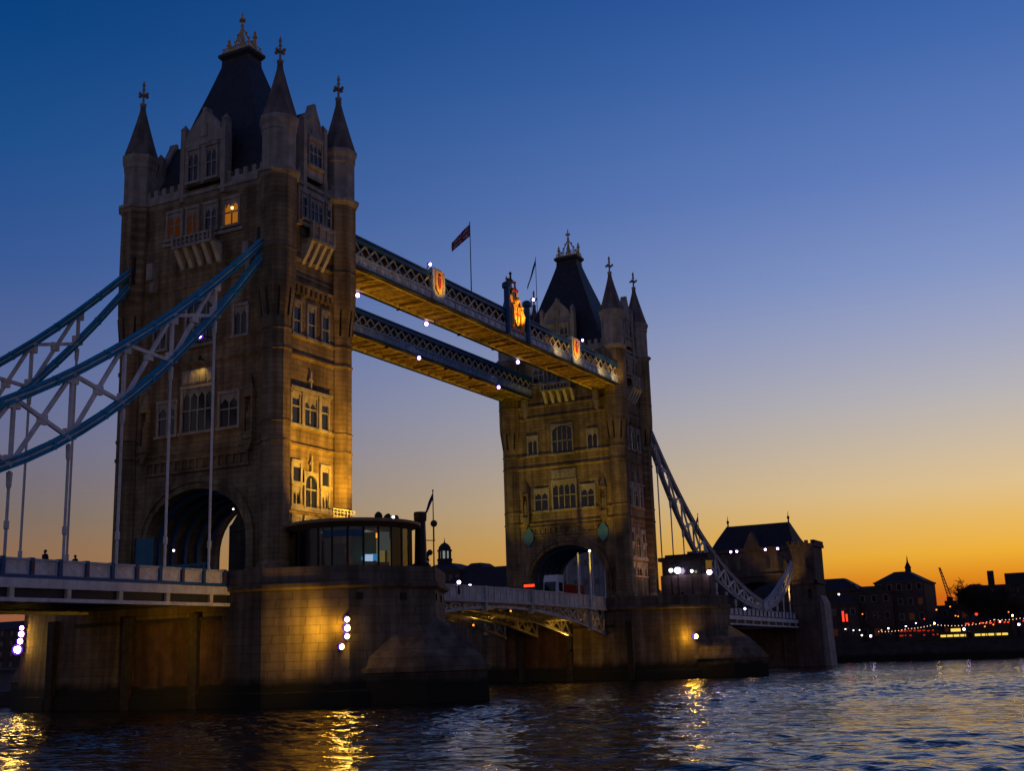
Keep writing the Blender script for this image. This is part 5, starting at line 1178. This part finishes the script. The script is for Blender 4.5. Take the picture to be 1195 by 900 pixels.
# ------------------------------------------------------------------ people
def person(x, y, z, h, yawp, label, stride=.1):
    T = thing('person', (x, y, z), label, 'person')
    k_ = h/1.75
    J = {'pel': (0, 0, .95), 'wst': (0, 0, 1.1), 'chs': (.01, 0, 1.32), 'nk': (.01, 0, 1.48), 'hd': (.03, 0, 1.58), 'top': (.03, 0, 1.72)}
    for sd, s_ in (('l', 1), ('r', -1)):
        f_ = stride*s_
        J['hip'+sd] = (0, .1*s_, .9); J['kn'+sd] = (.04+f_*.6, .1*s_, .5); J['an'+sd] = (f_, .1*s_, .09); J['to'+sd] = (f_+.17, .12*s_, .04)
        J['sh'+sd] = (0, .19*s_, 1.42); J['el'+sd] = (-.02-f_*.4, .25*s_, 1.14); J['wr'+sd] = (.08-f_*.6, .25*s_, .9); J['ha'+sd] = (.12-f_*.7, .24*s_, .8)
    rad = {'pel': .15, 'wst': .14, 'chs': .16, 'nk': .06, 'hd': .095, 'top': .08, 'hip': .1, 'kn': .065, 'an': .05, 'to': .045, 'sh': .07, 'el': .05, 'wr': .038, 'ha': .045}
    names = list(J); idx = {n_: i for i, n_ in enumerate(names)}
    ed = [('pel', 'wst'), ('wst', 'chs'), ('chs', 'nk'), ('nk', 'hd'), ('hd', 'top')]
    for sd in 'lr': ed += [('pel', 'hip'+sd), ('hip'+sd, 'kn'+sd), ('kn'+sd, 'an'+sd), ('an'+sd, 'to'+sd), ('chs', 'sh'+sd), ('sh'+sd, 'el'+sd), ('el'+sd, 'wr'+sd), ('wr'+sd, 'ha'+sd)]
    me = bpy.data.meshes.new('body'); me.from_pydata([tuple(c*k_ for c in J[n_]) for n_ in names], [(idx[a], idx[b]) for a, b in ed], [])
    o = bpy.data.objects.new('body', me); C.objects.link(o)
    md = o.modifiers.new('skin', 'SKIN'); o.modifiers.new('sub', 'SUBSURF').levels = 1
    for n_ in names:
        v = me.skin_vertices[0].data[idx[n_]]; r_ = rad[n_ if n_ in rad else n_[:-1]]*k_; v.radius = (r_, r_); v.use_root = n_ == 'pel'
    dg = bpy.context.evaluated_depsgraph_get(); dg.update()
    m2 = bpy.data.meshes.new_from_object(o.evaluated_get(dg)); bpy.data.objects.remove(o)
    m2.materials.clear(); m2.materials.append(M['cloth']); m2.materials.append(M['skin'])
    for p in m2.polygons:
        c = p.center
        if c.z > 1.5*k_ or (abs(c.y) > .2*k_ and c.z < .88*k_): p.material_index = 1
        p.use_smooth = True
    b_ = bpy.data.objects.new('body', m2); C.objects.link(b_); b_.parent = T
    s = MB(); s.ball((x+.0, y, z+1.68*k_), .115*k_, 8, sz=.95); hr = s.build('hair', 'black', T)
    s = MB(); s.ball((x+.14*k_, y, z+1.6*k_), .025*k_, 5); s.build('nose', 'skin', T)
    T.rotation_euler = (0, 0, yawp)
person(-29.0, -7.0, 10.6, 1.95, 3.14, 'person standing at the parapet of the left deck, head and shoulders showing', .05)
person(-26.1, -7.0, 10.6, 1.72, 0.2, 'second person on the left deck, only the head above the parapet', .12)
person(3.7, -20.6, 10.58, 2.3, -1.2, 'person in dark clothes standing in front of the lit cabin glass', .06)
person(P+9.8, -18.6, 10.58, 1.75, 2.5, 'person by the parapet of the far pier under the lamps', .1)
# moored barge behind the near pier
T = thing('moored_barge', (14, 44, 0), 'grey barge moored beyond the near pier at the left edge', 'barge')
s = MB(); s.loft([[(2, 37, -1), (9, 37, -1), (9, 58, -1), (2, 58, -1)], [(1, 35.5, 1.6), (10, 35.5, 1.6), (10, 60, 1.6), (1, 60, 1.6)]]); s.build('hull', 'bpale', T)
s = MB(); s.box(2.5, 8.5, 40, 56, 1.6, 3.9); s.box(2.0, 9.0, 39.5, 56.5, 3.9, 4.2); s.build('deckhouse', 'bpale', T)
for i in range(4): s = MB(); s.box(2.4, 2.6, 41+i*3.6, 43+i*3.6, 2.4, 3.4); s.build('window', 'glass', T)
